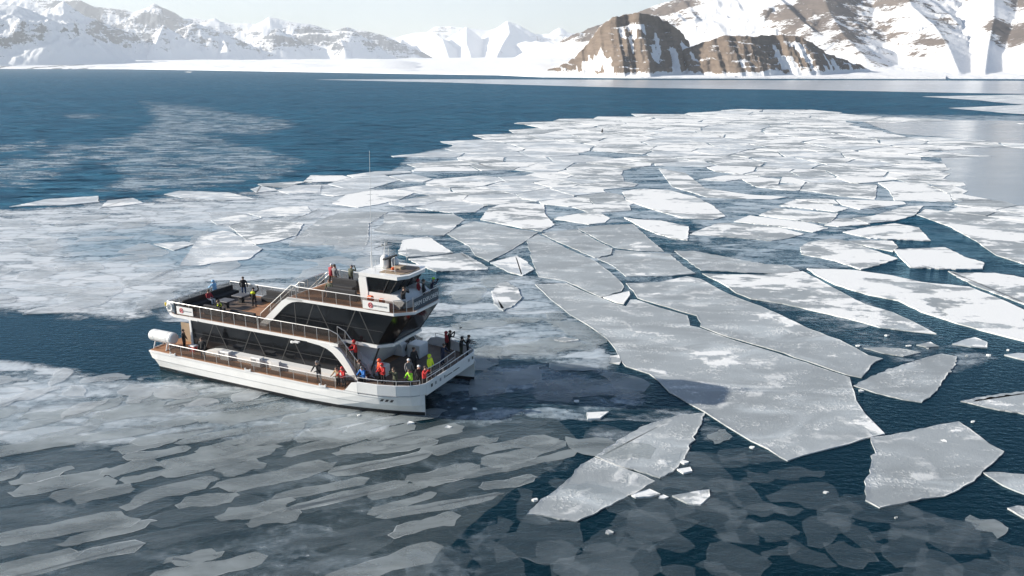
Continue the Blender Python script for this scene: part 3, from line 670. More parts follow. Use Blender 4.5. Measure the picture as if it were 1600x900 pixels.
# small brash fragments along the lanes
def brash():
    rnd = random.Random(5)
    spots = [(1420,541),(1450,545),(1510,557),(1545,556),(1575,548),(1340,541),(1010,772),(1036,778),(836,783),(1068,724),(952,833),(1250,455),(1290,478),(1335,500),(1385,525),(1300,432),(1420,470),(1345,612),(1475,690),(1520,660),(700,668),(742,640),(640,662),(560,650),(900,628),(1175,700),(1290,770),(1400,810)]
    for i, (px, py) in enumerate(spots):
        g = gnd(px, py).xy; r = rnd.uniform(.10, .24); n = rnd.randint(5, 8)
        pts = [g + Vector((math.cos(2*math.pi*j/n)*r*rnd.uniform(.6, 1.5), math.sin(2*math.pi*j/n)*r*rnd.uniform(.5, 1.1))) for j in range(n)]
        o = floe('ice_fragment', pts, rnd.uniform(.06, .12), .2, S, 5000+i, seg=.2, amp=.02, inset=.06)
        tag(o, 'small white ice fragment drifting ' + ('by the split pointed floe' if px < 1090 and py > 700 else 'in the dark water above the kite-shaped floe' if 540 <= py < 605 else 'close below the ship bow' if px < 800 else 'in the lane beside the longest snowy floe' if py < 540 else 'in dark water near the largest sheet'), 'ice fragment', 'brash fragments in the lanes')
brash()

# ------------------------------------------------------------------ thin overlapping nilas plates in the foreground
def nilas():
    rnd = random.Random(77); zi = 0
    a, b = gnd(100, 800).xy, gnd(520, 716).xy; D = (b-a).normalized(); N = Vector((-D.y, D.x))
    def plate(px, py, ln, wd, mat, band, lab):
        nonlocal zi
        g = gnd(px, py).xy
        pts = []; rot = rnd.gauss(0, .07) if band else rnd.uniform(0, 6.3)
        U = D*math.cos(rot) + N*math.sin(rot); V = Vector((-U.y, U.x)); n = 15 if band else 9
        ph = [rnd.uniform(0, 6.3) for _ in range(6)]; sk = rnd.uniform(-.5, .5)*wd
        wob = lambda t, k: wd*(.20*math.sin(5*t+ph[k]) + .13*math.sin(11*t+ph[k+1]) + .07*math.sin(23*t+ph[k+2]))
        for side in (-1, 1):
            for q_ in range(n):
                t = (q_/(n-1)) if side < 0 else 1-(q_/(n-1))
                prof = min(1, (4*t*(1-t))**(.16 if band else .5) + .12)
                mid_ = wd*(.12 if band else .2)*math.sin(3.2*t+ph[0])
                pts.append(g + U*((t-.5)*ln + sk*side*.5) + V*(mid_ + side*wd/2*prof + wob(t, 0 if side < 0 else 3)*(.38 if band else .45)))
        zi += 1
        o = floe('nilas_plate', pts, (.02 + zi*.0003), 0, mat, 7000+zi, seg=.4, amp=.05, inset=rnd.uniform(.12, .3), flat=True)
        tag(o, plate_label(lab, px, py, ln, wd), 'ice plate', 'thin nilas plates in the foreground')
    REG = [(-90,650),(120,628),(300,612),(430,626),(560,645),(660,664),(800,655),(900,690),(830,752),(720,830),(640,912),(-90,912)]
    m = 0; o0 = gnd(-90, 905).xy; row = -14.0
    while row < 62:
        t_ = -12 + rnd.uniform(0, 6); bright = rnd.random() < .5
        while t_ < 62:
            ln = rnd.uniform(2.2, 7.5); wd = rnd.uniform(.85, 1.75); c = o0 + D*(t_ + ln/2) + N*(row + rnd.uniform(-.5, .5)); q = to_px(c.x, c.y)
            bright = rnd.random() < (.50 if bright else .80)
            if sdist(np.array([q]), REG)[0] > 0 and rnd.random() < .95:
                plate(*q, ln*1.06, wd, 'nilas' if bright else 'nilas_dim', True, 'grey nilas band' if bright else 'dim nilas band'); m += 1
            t_ += ln + rnd.uniform(-.5, .5)
        row += rnd.uniform(1.2, 1.6)
    REG2 = [(640,910),(720,830),(820,755),(900,690),(880,650),(1000,640),(1090,650),(1180,710),(1280,745),(1380,790),(1600,830),(1650,910)]
    k = 0; done = []
    while k < 75:
        q = (rnd.uniform(640, 1640), rnd.uniform(650, 905))
        if sdist(np.array([q]), REG2)[0] < 0 or any(abs(q[0]-e[0]) + 2*abs(q[1]-e[1]) < 42 for e in done): 
            k += .1; continue
        done.append(q); s = rnd.uniform(1.6, 5.0)
        plate(*q, s, s*rnd.uniform(.5, .9), 'nilas_dim' if rnd.random() < .93 else 'nilas', False, 'faint sunken ice plate'); k += 1
    # plates frozen into the slush left of and behind the ship
    dn = []
    for _ in range(400):
        q = (rnd.uniform(-20, 640), rnd.uniform(335, 640)); sz = .9 + (640-q[1])/170
        if len(dn) > 52 or min(sdist(np.array([q]), p_)[0] for p_ in ([(-40,330),(300,320),(640,300),(640,400),(560,430),(330,425),(250,470),(60,488),(-40,480)], )) < 0 and sdist(np.array([q]), [(-40,570),(80,580),(200,595),(420,615),(300,640),(-40,660)])[0] < 0: continue
        if any(abs(q[0]-e_[0]) + 3*abs(q[1]-e_[1]) < 75 for e_ in dn): continue
        dn.append(q); plate(*q, sz*rnd.uniform(2.2, 4.5), sz*rnd.uniform(1.2, 2.2), 'nilas_mid', False, 'pale slush-bound plate')
    # beside the ship and under its shadow
    for q in [(770,600),(820,585),(860,612),(900,575),(930,610),(970,600),(760,560),(805,545),(850,540),(900,545),(760,505),(820,500),(870,500),(910,520),(740,460),(780,440)]:
        s = rnd.uniform(2.5, 5); plate(*q, s*1.4, s*.8, 'nilas', False, 'grey slush plate')
    print('nilas', m, len(done))
nilas()

# smooth young ice lying as wide glassy sheets
def sheet_mat(name, c, rough, alpha=1.0):
    t = NT(name); n = t.noise(t.pos((.3, 1, 1)), .02, 5, .6, .5); f = t.noise(t.pos((.4, 1, 1)), .25, 4, .6)
    t.base(t.mix(t.step(n, .3, .7), tuple(q*.85 for q in c), c)).set(Roughness=t.math('MULTIPLY_ADD', f, .2, rough), IOR=1.31, Alpha=alpha); return t.m
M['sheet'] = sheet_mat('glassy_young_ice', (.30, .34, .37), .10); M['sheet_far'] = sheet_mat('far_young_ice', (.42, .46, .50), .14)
def young(poly, mat, z, lab, seed=9):
    g = [gnd(*p).xy for p in poly]; big = max((a-b).length for a in g for b in g)
    o = floe('young_ice_sheet', g, z, 0, mat, seed, seg=big*.02, amp=big*.0016, inset=big*.002, flat=True)
    tag(o, lab, 'ice sheet')
young([(1340,187),(1480,188),(1700,190),(1760,196),(1760,240),(1600,228),(1500,216),(1400,209)], 'sheet', .05, 'upper smooth grey glassy ice sheet inside the pack, right edge')
young([(1470,232),(1600,228),(1760,236),(1760,340),(1600,330),(1500,318),(1440,306),(1470,270)], 'sheet', .04, 'lower smooth grey glassy ice sheet inside the pack, right edge')
young([(490,124.5),(620,124),(800,124.2),(1000,125),(1300,125.4),(1800,127),(1800,149),(1600,147),(1430,144),(1200,140),(1000,137.5),(860,134),(700,129)], 'sheet_far', .12, 'long smooth pale ice sheet far out below the headland')
young([(1440,151),(1600,148),(1800,149),(1800,186),(1650,182),(1560,176),(1480,169),(1600,164),(1530,157)], 'ice_pale', .1, 'pale broken ice field far out at the right edge')
young([(-160,668),(60,640),(240,612),(330,604),(430,626),(560,645),(660,662),(760,640),(860,640),(905,690),(870,730),(800,765),(730,825),(690,870),(650,930),(-160,930)], 'nilas_base', .016, 'wide dark sheet of thin nilas under the grey bands, foreground left')
young([(288,112.6),(294,111.9),(301,112.8),(296,113.8)], 'ice_snow', .5, 'lone tiny white ice lump far off before the left shore')

# ------------------------------------------------------------------ slush and grease ice
def slush():
    # (polygon, feather px, density, brightness)
    RG = [
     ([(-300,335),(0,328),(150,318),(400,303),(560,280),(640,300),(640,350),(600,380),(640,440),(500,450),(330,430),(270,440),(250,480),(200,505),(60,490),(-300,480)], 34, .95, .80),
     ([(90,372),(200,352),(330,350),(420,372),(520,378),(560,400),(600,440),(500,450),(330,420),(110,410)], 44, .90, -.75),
     ([(-300,570),(0,560),(80,575),(170,590),(260,590),(420,612),(640,660),(560,690),(300,690),(-300,700)], 28, .84, .55),
     ([(230,440),(300,420),(420,420),(560,420),(560,460),(400,520),(250,505)], 28, .72, .6),
     ([(690,400),(760,420),(840,436),(900,490),(960,550),(960,590),(880,575),(760,560),(700,520)], 26, .78, .42),
     ([(640,470),(760,450),(820,480),(820,560),(740,575),(650,560)], 30, .60, .5),
     ([(540,330),(700,330),(900,345),(1080,345),(1240,350),(1420,330),(1700,360),(1700,180),(1400,180),(1150,172),(860,194),(640,243)], 6, .74, .22),
     ([(560,335),(900,340),(1080,350),(1120,420),(1000,460),(830,440),(640,400)], 14, .56, .16),
     ([(1080,345),(1300,340),(1400,360),(1340,420),(1180,420),(1090,390)], 14, .66, .12),
     ([(1150,430),(1350,470),(1560,560),(1480,590),(1340,545),(1200,480)], 12, .40, .2),
     ([(220,158),(300,165),(400,180),(455,188),(460,200),(400,212),(330,212),(480,250),(430,280),(300,297),(150,300),(190,275),(110,240),(200,212),(240,190)], 24, .55, .14),
     ([(-300,270),(0,252),(100,225),(240,205),(60,290),(-300,310)], 28, .50, .15),
     ([(-300,228),(0,226),(70,218),(80,230),(0,240),(-300,250)], 8, .45, .25),
     ([(85,178),(130,176),(210,183),(120,188)], 12, .42, .15),
     ([(820,640),(1090,640),(1150,690),(1000,700),(880,680)], 18, .32, .3),
     ([(-300,660),(240,600),(430,630),(660,672),(860,640),(900,720),(800,800),(700,1000),(-300,1000)], 30, .20, .0),
     ([(640,600),(760,560),(960,585),(1040,620),(900,660),(700,670)], 24, .5, .05),
     ([(0,500),(200,510),(250,560),(120,560)], 24, .40, .05),
    ]
    cut = [([(-300,500),(0,495),(120,500),(210,515),(240,530),(240,580),(170,578),(60,552),(-300,555)], 36)]
    pys = np.concatenate([np.arange(152, 300, 2.2), np.arange(300, 1000, 4.0)]); pxs = np.arange(-290, 1750, 6.0)
    PX, PY = np.meshgrid(pxs, pys); P2 = np.stack([PX.ravel(), PY.ravel()*1.0], 1); den = np.zeros(len(P2)); bri = np.zeros(len(P2)); wt = np.full(len(P2), 1e-4)
    ss = lambda t: np.clip(t, 0, 1)**2*(3-2*np.clip(t, 0, 1))
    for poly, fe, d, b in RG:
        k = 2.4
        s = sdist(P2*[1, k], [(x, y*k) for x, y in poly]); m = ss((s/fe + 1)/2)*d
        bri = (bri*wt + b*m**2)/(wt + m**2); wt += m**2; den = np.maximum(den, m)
    for poly, fe in cut:
        s = sdist(P2*[1, 2], [(x, y*2) for x, y in poly]); den *= 1 - ss((s/fe + 1)/2)*.82
    den *= 1 - ss((PY.ravel()-960)/20)
    dx, dy, dz = P2[:, 0]-800, CP*FPX + SP*(450-P2[:, 1]), -SP*FPX + CP*(450-P2[:, 1]); t = -CAM_H/dz
    v = np.stack([dx*t, dy*t, np.full(len(t), .012)], 1); nc = len(pxs); idx = np.arange(len(v)).reshape(len(pys), nc)
    f = np.stack([idx[:-1, :-1], idx[:-1, 1:], idx[1:, 1:], idx[1:, :-1]], -1).reshape(-1, 4)
    keep = den[f].max(1) > .02; f = f[keep]
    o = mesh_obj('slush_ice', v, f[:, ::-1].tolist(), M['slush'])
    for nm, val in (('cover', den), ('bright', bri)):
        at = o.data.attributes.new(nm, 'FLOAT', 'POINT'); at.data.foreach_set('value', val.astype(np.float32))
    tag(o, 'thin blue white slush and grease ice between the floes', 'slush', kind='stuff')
slush()

# ------------------------------------------------------------------ the catamaran
ship = empty('catamaran', SO, SH)
tag(ship, 'white double-hulled sightseeing catamaran with dark glass saloons', 'ship')
def part(mb, name, mat, parent=ship, smooth=False): return mb.build(name, M[mat] if isinstance(mat, str) else [M[q] for q in mat], parent, smooth)
def lerp(a, b, t): return a + (b-a)*t
def hull(sy):
    # stations: x, outer half-beam at sheer, outer at waterline, inner at waterline, sheer height, stem rake
    st = [(-1.0,5.35,5.2,2.7,1.5),(-.6,5.45,5.3,2.6,1.52),(0,5.5,5.4,2.5,1.54),(4,5.52,5.5,2.4,1.55),(10,5.52,5.52,2.4,1.55),(15,5.5,5.48,2.45,1.55),(18,5.45,5.3,2.6,1.55),(20,5.38,4.95,2.8,1.56),(21.5,5.22,4.6,3.05,1.58),(22.8,4.85,4.25,3.3,1.6),(23.7,4.42,3.95,3.48,1.62),(24.25,3.98,3.76,3.6,1.64),(24.42,3.74,3.70,3.66,1.65)]
    rows = []
    for x, so, wo, wi, zs in st:
        xb = x + (1.0 - .25*0) * max(0, -x) * .95          # stern runs in under the overhang
        c = (wo+wi)/2
        rows.append([(xb, c, -.75), (xb, wo-.06, -.05), (xb, wo, .30), (lerp(xb, x, .6), lerp(wo, so, .62), .80), (lerp(xb, x, .75), lerp(wo, so, .66)+.05, .88), (x, so, zs-.12), (x, so+.05, zs-.10), (x, so+.05, zs), (x, min(wi+.3, so-.04), zs), (xb, wi, .30), (xb, wi+.06, -.05)])
    n = len(rows[0]); b = MB()
    v = [(x, y*sy, z) for r in rows for x, y, z in r]
    for i in range(len(rows)-1):
        for k in range(n):
            k2 = (k+1) % n; low = k in (0, 1, 9, 10)
            b.add([v[i*n+k], v[i*n+k2], v[(i+1)*n+k2], v[(i+1)*n+k]], [(0, 1, 2, 3)], 1 if low else 0)
    b.add([v[k] for k in range(n)], [tuple(range(n))]); b.add([v[(len(rows)-1)*n+k] for k in range(n)], [tuple(range(n))])
    return part(b, 'hull', ('white', 'black'))
for sy in (-1, 1): hull(sy)
b = MB().box(.4, 23.6, -3.4, 3.4, 1.12, 1.38); part(b, 'bridge_deck', 'white')
# main deck: brown along the sides, darker at the bow
side = [(-.9,-5.3),(4,-5.46),(15,-5.44),(18.7,-5.38),(18.7,5.38),(15,5.44),(4,5.46),(-.9,5.3)]
part(MB().prism_xy(side, 1.40, 1.562), 'main_deck', 'deckwood')
bowp = [(18.72,-5.34),(20,-5.28),(21.5,-5.1),(22.8,-4.75),(23.7,-4.32),(24.25,-3.7),(24.3,0),(24.25,3.7),(23.7,4.32),(22.8,4.75),(21.5,5.1),(20,5.28),(18.72,5.34)]
part(MB().prism_xy(bowp, 1.40, 1.70), 'fore_deck', 'deckdark')
# bow bulwark
def wall_path(mb, pts, z0, z1, th, mi=0, z0b=None):
    for (a, c) in zip(pts[:-1], pts[1:]):
        A, C = Vector(a), Vector(c); d = (C-A).normalized(); nn = Vector((-d.y, d.x))*th/2
        q = [A-nn, C-nn, C+nn, A+nn]
        mb.prism_xy([(p.x, p.y) for p in q], z0, z1, mi)
bw = [(19.9,-5.42),(21.5,-5.25),(22.8,-4.88),(23.7,-4.44),(24.2,-4.0),(24.42,-3.55),(24.5,0),(24.42,3.55),(24.2,4.0),(23.7,4.44),(22.8,4.88),(21.5,5.25),(19.9,5.42)]
mb = MB(); wall_path(mb, bw, 1.66, 2.40, .09); 
for sy in (-1, 1):
    n0 = len(mb.v)
    mb.prism_xz([(18.75,1.56),(19.92,1.56),(19.92,2.40),(19.4,2.30)], sy*5.38, sy*5.47)
part(mb, 'bulwark', 'white')
mb = MB(); mb.tube([(x, y, 2.42) for x, y in bw], .05, 6); part(mb, 'bulwark_cap', 'white2')
mb = MB()
for sy in (-1, 1):
    mb = MB(); mb.tube([(18.7, sy*5.46, 1.62)] + [(x+.02, y*1.006 if y*sy > 0 else y, 1.66) for x, y in bw if y*sy > 3.9][::(1 if sy < 0 else -1)], .035, 5); part(mb, 'rubbing_strake', 'grey')
mb = MB(); mb.box(24.0, 24.47, -3.5, 3.5, 1.52, 1.70); part(mb, 'bow_beam', 'white')
# markings: three slanted bars on the bow flank, signs on the front band
for k in range(3):
    x0 = 21.72 + k*.36
    y0 = -5.34 + k*.075
    part(MB().add([(x0, y0, 1.28), (x0+.20, y0+.04, 1.28), (x0+.34, y0+.065, 1.47), (x0+.14, y0+.025, 1.47)], [(0, 1, 2, 3)]), 'slanted_bar_mark', 'black')
def text_part(txt, name, mat, loc, size, ex, ey, parent=ship, th=.012):
    """flat lettering: ex = direction of the line, ey = up direction of the letters"""
    cu = bpy.data.curves.new(name, 'FONT'); cu.body = txt; cu.size = size; cu.align_x = 'CENTER'; cu.align_y = 'CENTER'; cu.extrude = th/2; cu.resolution_u = 2
    to = bpy.data.objects.new('t', cu); col.objects.link(to); dg = bpy.context.evaluated_depsgraph_get()
    me = bpy.data.meshes.new_from_object(to.evaluated_get(dg)); bpy.data.objects.remove(to)
    ex = Vector(ex).normalized(); ey = Vector(ey).normalized(); ez = ex.cross(ey)
    for vv in me.vertices:
        c = vv.co.copy(); vv.co = Vector(loc) + ex*c.x + ey*c.y + ez*c.z
    me.materials.clear(); me.materials.append(M[mat]); o = bpy.data.objects.new(name, me); col.objects.link(o); o.parent = parent; return o
for k, y in enumerate((-2.9, -2.35, -1.7, -1.1, 2.6, 3.2)):
    part(MB().box(24.535, 24.55, y-.09, y+.09, 1.98, 2.2), 'bow_mark', 'black' if k in (0, 5) else 'grey')
for y in (-.5, .6): part(MB().box(24.545, 24.56, y-.45, y+.45, 2.02, 2.08), 'scupper_slot', 'black')
for x in (1.9, 9.8, 16.9): part(MB().box(x-.3, x+.3, -5.6, -5.535, 1.575, 1.70).box(x-.3, x-.2, -5.6, -5.5, 1.70, 1.78).box(x+.2, x+.3, -5.6, -5.5, 1.70, 1.78), 'mooring_fairlead', 'white2')

# railings: handrail with posts and smoked glass panels
def railing(path, h, glass=True, spacing=1.2, nrail=1, gl0=.10, name='railing', cap=.028):
    P3 = [Vector(p) for p in path]
    top = MB(); top.tube([p + Vector((0, 0, h)) for p in P3], cap, 6)
    if nrail > 1:
        for k in range(1, nrail): top.tube([p + Vector((0, 0, h*k/nrail)) for p in P3], .016, 5)
    root = part(top, name, 'steel'); post_me = None
    for a, c in zip(P3[:-1], P3[1:]):
        n = max(1, round((c-a).length / spacing))
        for k in range(n):
            p, q = a.lerp(c, k/n), a.lerp(c, (k+1)/n)
            if post_me is None or True:
                po = part(MB().tube([p, p + Vector((0, 0, h))], .022, 5), 'post', 'steel', root)
            if glass:
                d = (q-p); s, e = p + d*.03, q - d*.03; th = Vector((-d.y, d.x, 0)).normalized()*.008; z0, z1 = Vector((0, 0, gl0)), Vector((0, 0, h-.06))
                part(MB().add([s-th+z0, e-th+z0, e+th+z0, s+th+z0, s-th+z1, e-th+z1, e+th+z1, s+th+z1], [(0,3,2,1),(4,5,6,7),(0,1,5,4),(1,2,6,5),(2,3,7,6),(3,0,4,7)]), 'glass_panel', 'railglass', root)
    part(MB().tube([P3[-1], P3[-1] + Vector((0, 0, h))], .022, 5), 'post', 'steel', root)
    return root
for sy in (-1, 1):
    railing([(1.4, sy*5.36, 1.56), (9, sy*5.38, 1.56), (17.9, sy*5.34, 1.56), (19.1, sy*4.6, 1.66)], .82, spacing=1.25)
    railing([(x, y*.985, 2.42) for x, y in bw if y*sy > 3.4 and x < 24.3][::(1 if sy < 0 else -1)], .34, glass=False, spacing=1.1)
railing([(24.38, -3.3, 2.42), (24.42, 0, 2.42), (24.38, 3.3, 2.42)], .34, glass=False, spacing=1.1)
railing([(23.3, -2.2, 1.70), (23.45, 0, 1.70), (23.3, 2.6, 1.70)], .95, glass=False, spacing=1.3, nrail=2, name='inner_rail')

# ---- lower saloon
def facade(sy, yy, outline_top, z_bot, x_end_pts, apex, half, zt, name):
    pass
def glass_side(sy, yy, poly, bars, name, frame_in, frame_out):
    """dark glazing cut into panes along its slanted mullions"""
    root = part(MB().prism_xz(poly, sy*(yy-.10), sy*(yy-.03)), name, 'interior')
    # panes: clip the outline by each consecutive pair of bars
    lines = sorted(bars, key=lambda q: q[0][0] + q[1][0])
    cells = [poly]
    for (x0, z0), (x1, z1) in lines:
        nx, nz = (z1-z0), -(x1-x0)
        if nx < 0: nx, nz = -nx, -nz
        new = []
        for c in cells:
            a = clip_half(c, x0, z0, nx, nz); e = clip_half(c, x0, z0, -nx, -nz)
            new += [q for q in (a, e) if len(q) > 2]
        cells = new
    for c in cells:
        cx = sum(p[0] for p in c)/len(c); cz = sum(p[1] for p in c)/len(c)
        ar = abs(sum(c[i][0]*c[(i+1) % len(c)][1] - c[(i+1) % len(c)][0]*c[i][1] for i in range(len(c))))/2
        if ar < .05: continue
        part(MB().prism_xz([(cx + (p[0]-cx)*.985, cz + (p[1]-cz)*.985) for p in c], sy*(yy-.03), sy*yy), 'pane', 'glass', root)
    for (x0, z0), (x1, z1) in lines:
        d = Vector((x1-x0, z1-z0)).normalized()*0.035; nn = (-d.y, d.x)
        part(MB().prism_xz([(x0-nn[0], z0-nn[1]), (x1-nn[0], z1-nn[1]), (x1+nn[0], z1+nn[1]), (x0+nn[0], z0+nn[1])], sy*(yy+.001), sy*(yy+.012)), 'mullion', 'truss', root)
    return root
LOW_IN = [(14.2,4.02),(15.3,3.93),(16.0,3.76),(16.5,3.50),(17.0,3.05),(17.4,2.62),(17.75,2.15)]
LOW_OUT = [(18.5,2.0),(18.15,2.58),(17.8,3.06),(17.4,3.58),(17.0,3.88),(16.6,4.05),(15.8,4.17),(14.2,4.25)]
for sy in (-1, 1):
    poly = [(2.15,1.56)] + [(2.15,4.03)] + LOW_IN + [(17.75,1.95)]
    poly = [(2.15,1.60),(17.72,1.60),(17.72,2.15)] + LOW_IN[::-1][1:] + [(2.15,4.03)]
    bars = []
    for ax in (4.75, 8.7, 12.6):
        bars += [((ax-.12, 4.03), (ax-1.4, 1.60)), ((ax+.12, 4.03), (ax+1.4, 1.60))]
    bars.append(((15.75, 3.85), (14.6, 1.60)))
    glass_side(sy, 3.60, poly, bars, 'saloon_glazing', LOW_IN, LOW_OUT)
    part(MB().prism_xz([(2.2,2.94),(17.0,2.94),(17.0,2.97),(2.2,2.97)], sy*3.601, sy*3.607), 'transom_bar', 'truss')
    fr = MB(); fr.prism_xz(LOW_IN + [(17.75,1.62),(18.7,1.62)] + LOW_OUT, sy*3.42, sy*3.72); part(fr, 'arch_frame', 'white')
    part(MB().box(2.0, 2.2, min(sy*3.45, sy*3.68), max(sy*3.45, sy*3.68), 1.56, 4.025), 'corner_post', 'white')
    co = MB(); co.prism_xz([(3.6,1.56),(17.7,1.56),(17.7,2.08),(5.3,2.08),(4.6,1.98),(3.8,1.72)], sy*3.63, sy*4.28)
    part(co, 'coaming', 'white')
    for x in (6.4, 9.6): 
        vb = part(MB().cham(x-.45, x+.55, min(sy*4.05, sy*4.55), max(sy*4.05, sy*4.55), 1.565, 2.26, .05), 'vent_box', 'white2')
        part(MB().box(x-.4, x+.1, min(sy*4.552, sy*4.56), max(sy*4.552, sy*4.56), 1.95, 2.15), 'grille', 'grey', vb)
part(MB().box(11.2, 12.0, -4.55, -4.285, 1.565, 2.3), 'locker', 'white2')
part(MB().box(2.2, 17.2, -3.4, 3.4, 1.57, 3.98), 'saloon_core', 'interior')
part(MB().box(2.16, 2.198, -3.4, 3.4, 1.57, 4.0), 'aft_bulkhead', 'tan')
part(MB().box(2.12, 2.158, -1.2, 1.2, 1.57, 3.6), 'aft_door', 'glass')
part(MB().box(-.2, 2.0, -2.6, -2.5, 1.57, 3.2).box(-.2, 2.0, 2.5, 2.6, 1.57, 3.2), 'aft_screen', 'tan')
# ---- upper deck
up = [(.25,-3.66),(17.0,-3.66),(17.0,3.66),(.25,3.66)]
part(MB().prism_xy(up, 4.03, 4.25), 'upper_deck_slab', 'white')
part(MB().prism_xy([(-.45,-3.4),(.25,-3.66),(.25,3.66),(-.45,3.4)], 4.08, 4.25), 'aft_overhang', 'white')
part(MB().prism_xy([(-.3,-3.3),(.3,-3.55),(16.6,-3.55),(16.6,3.55),(.3,3.55),(-.3,3.3)], 4.252, 4.262), 'upper_deck', 'deckwood')
part(MB().prism_xy([(.4,-2.3),(4.6,-2.3),(4.6,3.2),(.4,3.2)], 4.264, 4.268), 'deck_mat', 'deckdark')
railing([(-.42,-3.42,4.26), (-.42,3.42,4.26)], 1.0, spacing=1.15, name='aft_railing')
for sy in (-1, 1):
    railing([(-.42, sy*3.5, 4.26), (9.3, sy*3.6, 4.26)], 1.0, spacing=1.2)
    railing([(9.4, sy*3.6, 4.26), (16.2, sy*3.6, 4.26), (17.0, sy*3.6, 4.0), (18.4, sy*3.6, 2.45), (19.2, sy*3.6, 1.62)], 1.0, spacing=1.15, gl0=.14)
    railing([(16.3, sy*2.74, 4.26), (17.0, sy*2.74, 4.0), (18.4, sy*2.74, 2.45), (19.2, sy*2.74, 1.62)], 1.0, glass=False, spacing=1.15, name='stair_rail')
    # stairs down to the fore deck
    root = part(MB().prism_xz([(16.55,4.20),(16.75,4.24),(19.5,1.72),(19.2,1.72)], sy*2.78, sy*2.84).prism_xz([(16.55,4.20),(16.75,4.24),(19.5,1.72),(19.2,1.72)], sy*3.34, sy*3.40), 'fore_stair', 'white2')
    for k in range(13):
        x = 16.75 + k*.205; z = 4.07 - k*.19
        part(MB().box(x, x+.27, min(sy*2.84, sy*3.34), max(sy*2.84, sy*3.34), z-.03, z), 'tread', 'deckdark', root)
# logo board and life buoy at the aft corner
def logo_board(x0, x1, z0, z1, y, name='logo_board'):
    root = part(MB().box(x0, x1, y-.015, y+.015, z0, z1), name, 'white')
    r = (z1-z0)*.30; cx = x0 + (x1-x0)*.30; cz = (z0+z1)/2
    part(MB().tube([(cx + r*math.cos(2*math.pi*k/16), y-.022, cz + r*math.sin(2*math.pi*k/16)) for k in range(17)], .028, 4), 'ring_logo', 'red', root)
    part(MB().box(cx-.09, cx-.04, y-.03, y-.02, cz-.13, cz+.13).box(cx+.04, cx+.09, y-.03, y-.02, cz-.13, cz+.13).box(cx-.04, cx+.04, y-.03, y-.02, cz-.03, cz+.03), 'logo_sign', 'red', root)
    text_part('BRIM EXPLORER', 'faint_lettering', 'steel', (x0 + (x1-x0)*.66, y-.022, cz), (x1-x0)*.075, (1, 0, 0), (0, 0, 1), root)
logo_board(.75, 2.55, 4.40, 5.05, -3.66)
lb = MB(); lb.tube([(-.05 + .30*math.cos(2*math.pi*k/18), -3.62, 4.82 + .30*math.sin(2*math.pi*k/18)) for k in range(19)], .085, 8)
part(lb, 'life_buoy', 'white', smooth=True); part(MB().box(-.45, .38, -3.56, -3.50, 4.4, 5.2), 'buoy_board', 'white')
part(MB().tube([(-.62,-3.5,4.85),(-.62,-3.5,5.12)], .09, 8), 'buoy_light', 'yellow', smooth=True)
part(MB().box(.42, .52, -3.66, -3.56, 4.3, 5.25), 'flag_staff_holder', 'banner')
# ---- upper saloon with its glass prow leaning forward
UP_IN = [(9.75,4.62),(10.4,5.22),(10.95,5.72),(11.4,6.13),(11.75,6.40),(12.2,6.62),(12.7,6.73),(13.2,6.76)]
UP_OUT = [(13.2,6.96),(12.4,6.96),(11.75,6.93),(11.2,6.62),(10.4,5.90),(9.6,5.18),(8.75,4.42),(8.75,4.26),(9.35,4.26)]
for sy in (-1, 1):
    poly = UP_IN[::-1] + [(9.35,4.30)] + [(19.84,4.33),(21.4,6.76)]
    poly = [(9.6,4.33),(19.84,4.33),(21.4,6.76)] + UP_IN[::-1]
    bars = [((12.35,6.66),(12.35,4.33)), ((14.2,6.76),(13.1,4.33)), ((14.5,6.76),(15.8,4.33)), ((18.05,6.76),(16.8,4.33)), ((18.35,6.76),(19.55,4.33))]
    glass_side(sy, 2.70, poly, bars, 'upper_glazing', UP_IN, UP_OUT)
    part(MB().prism_xz([(10.2,5.38),(20.4,5.38),(20.4,5.405),(10.2,5.405)], sy*2.701, sy*2.706), 'transom_bar', 'truss')
    part(MB().prism_xz(UP_IN + UP_OUT, sy*2.52, sy*2.80), 'arch_frame', 'white')
core = MB().prism_xz([(12.0,4.28),(19.7,4.28),(21.1,6.74),(12.0,6.74)], -2.5, 2.5); part(core, 'upper_core', 'interior')
B0 = [(19.84,-2.70),(20.65,-1.85),(20.65,1.85),(19.84,2.70)]; T0 = [(21.4,-2.70),(22.45,-1.72),(22.45,1.72),(21.4,2.70)]
for k in range(3):
    a, c, e, g = (*B0[k], 4.33), (*B0[k+1], 4.33), (*T0[k+1], 6.76), (*T0[k], 6.76)
    pn = part(MB().add([a, c, e, g], [(0, 1, 2, 3)]), 'prow_pane', 'glass')
for k in (1, 2): part(MB().tube([(*B0[k], 4.33), (*T0[k], 6.76)], .03, 5), 'prow_mullion', 'black')
part(MB().prism_xy([(17.0,-2.80),(19.88,-2.80),(20.76,-1.92),(20.76,1.92),(19.88,2.80),(17.0,2.80)], 4.10, 4.325), 'prow_sill', 'white')
top = [(11.7,-2.80),(21.45,-2.80),(22.58,-1.76),(22.58,1.76),(21.45,2.80),(11.7,2.80)]
part(MB().prism_xy(top, 6.765, 6.95), 'top_deck_slab', 'white')
part(MB().prism_xy([(11.8,-2.68),(21.4,-2.68),(22.45,-1.70),(22.45,1.70),(21.4,2.68),(11.8,2.68)], 6.952, 6.962), 'top_deck', 'deckwood')
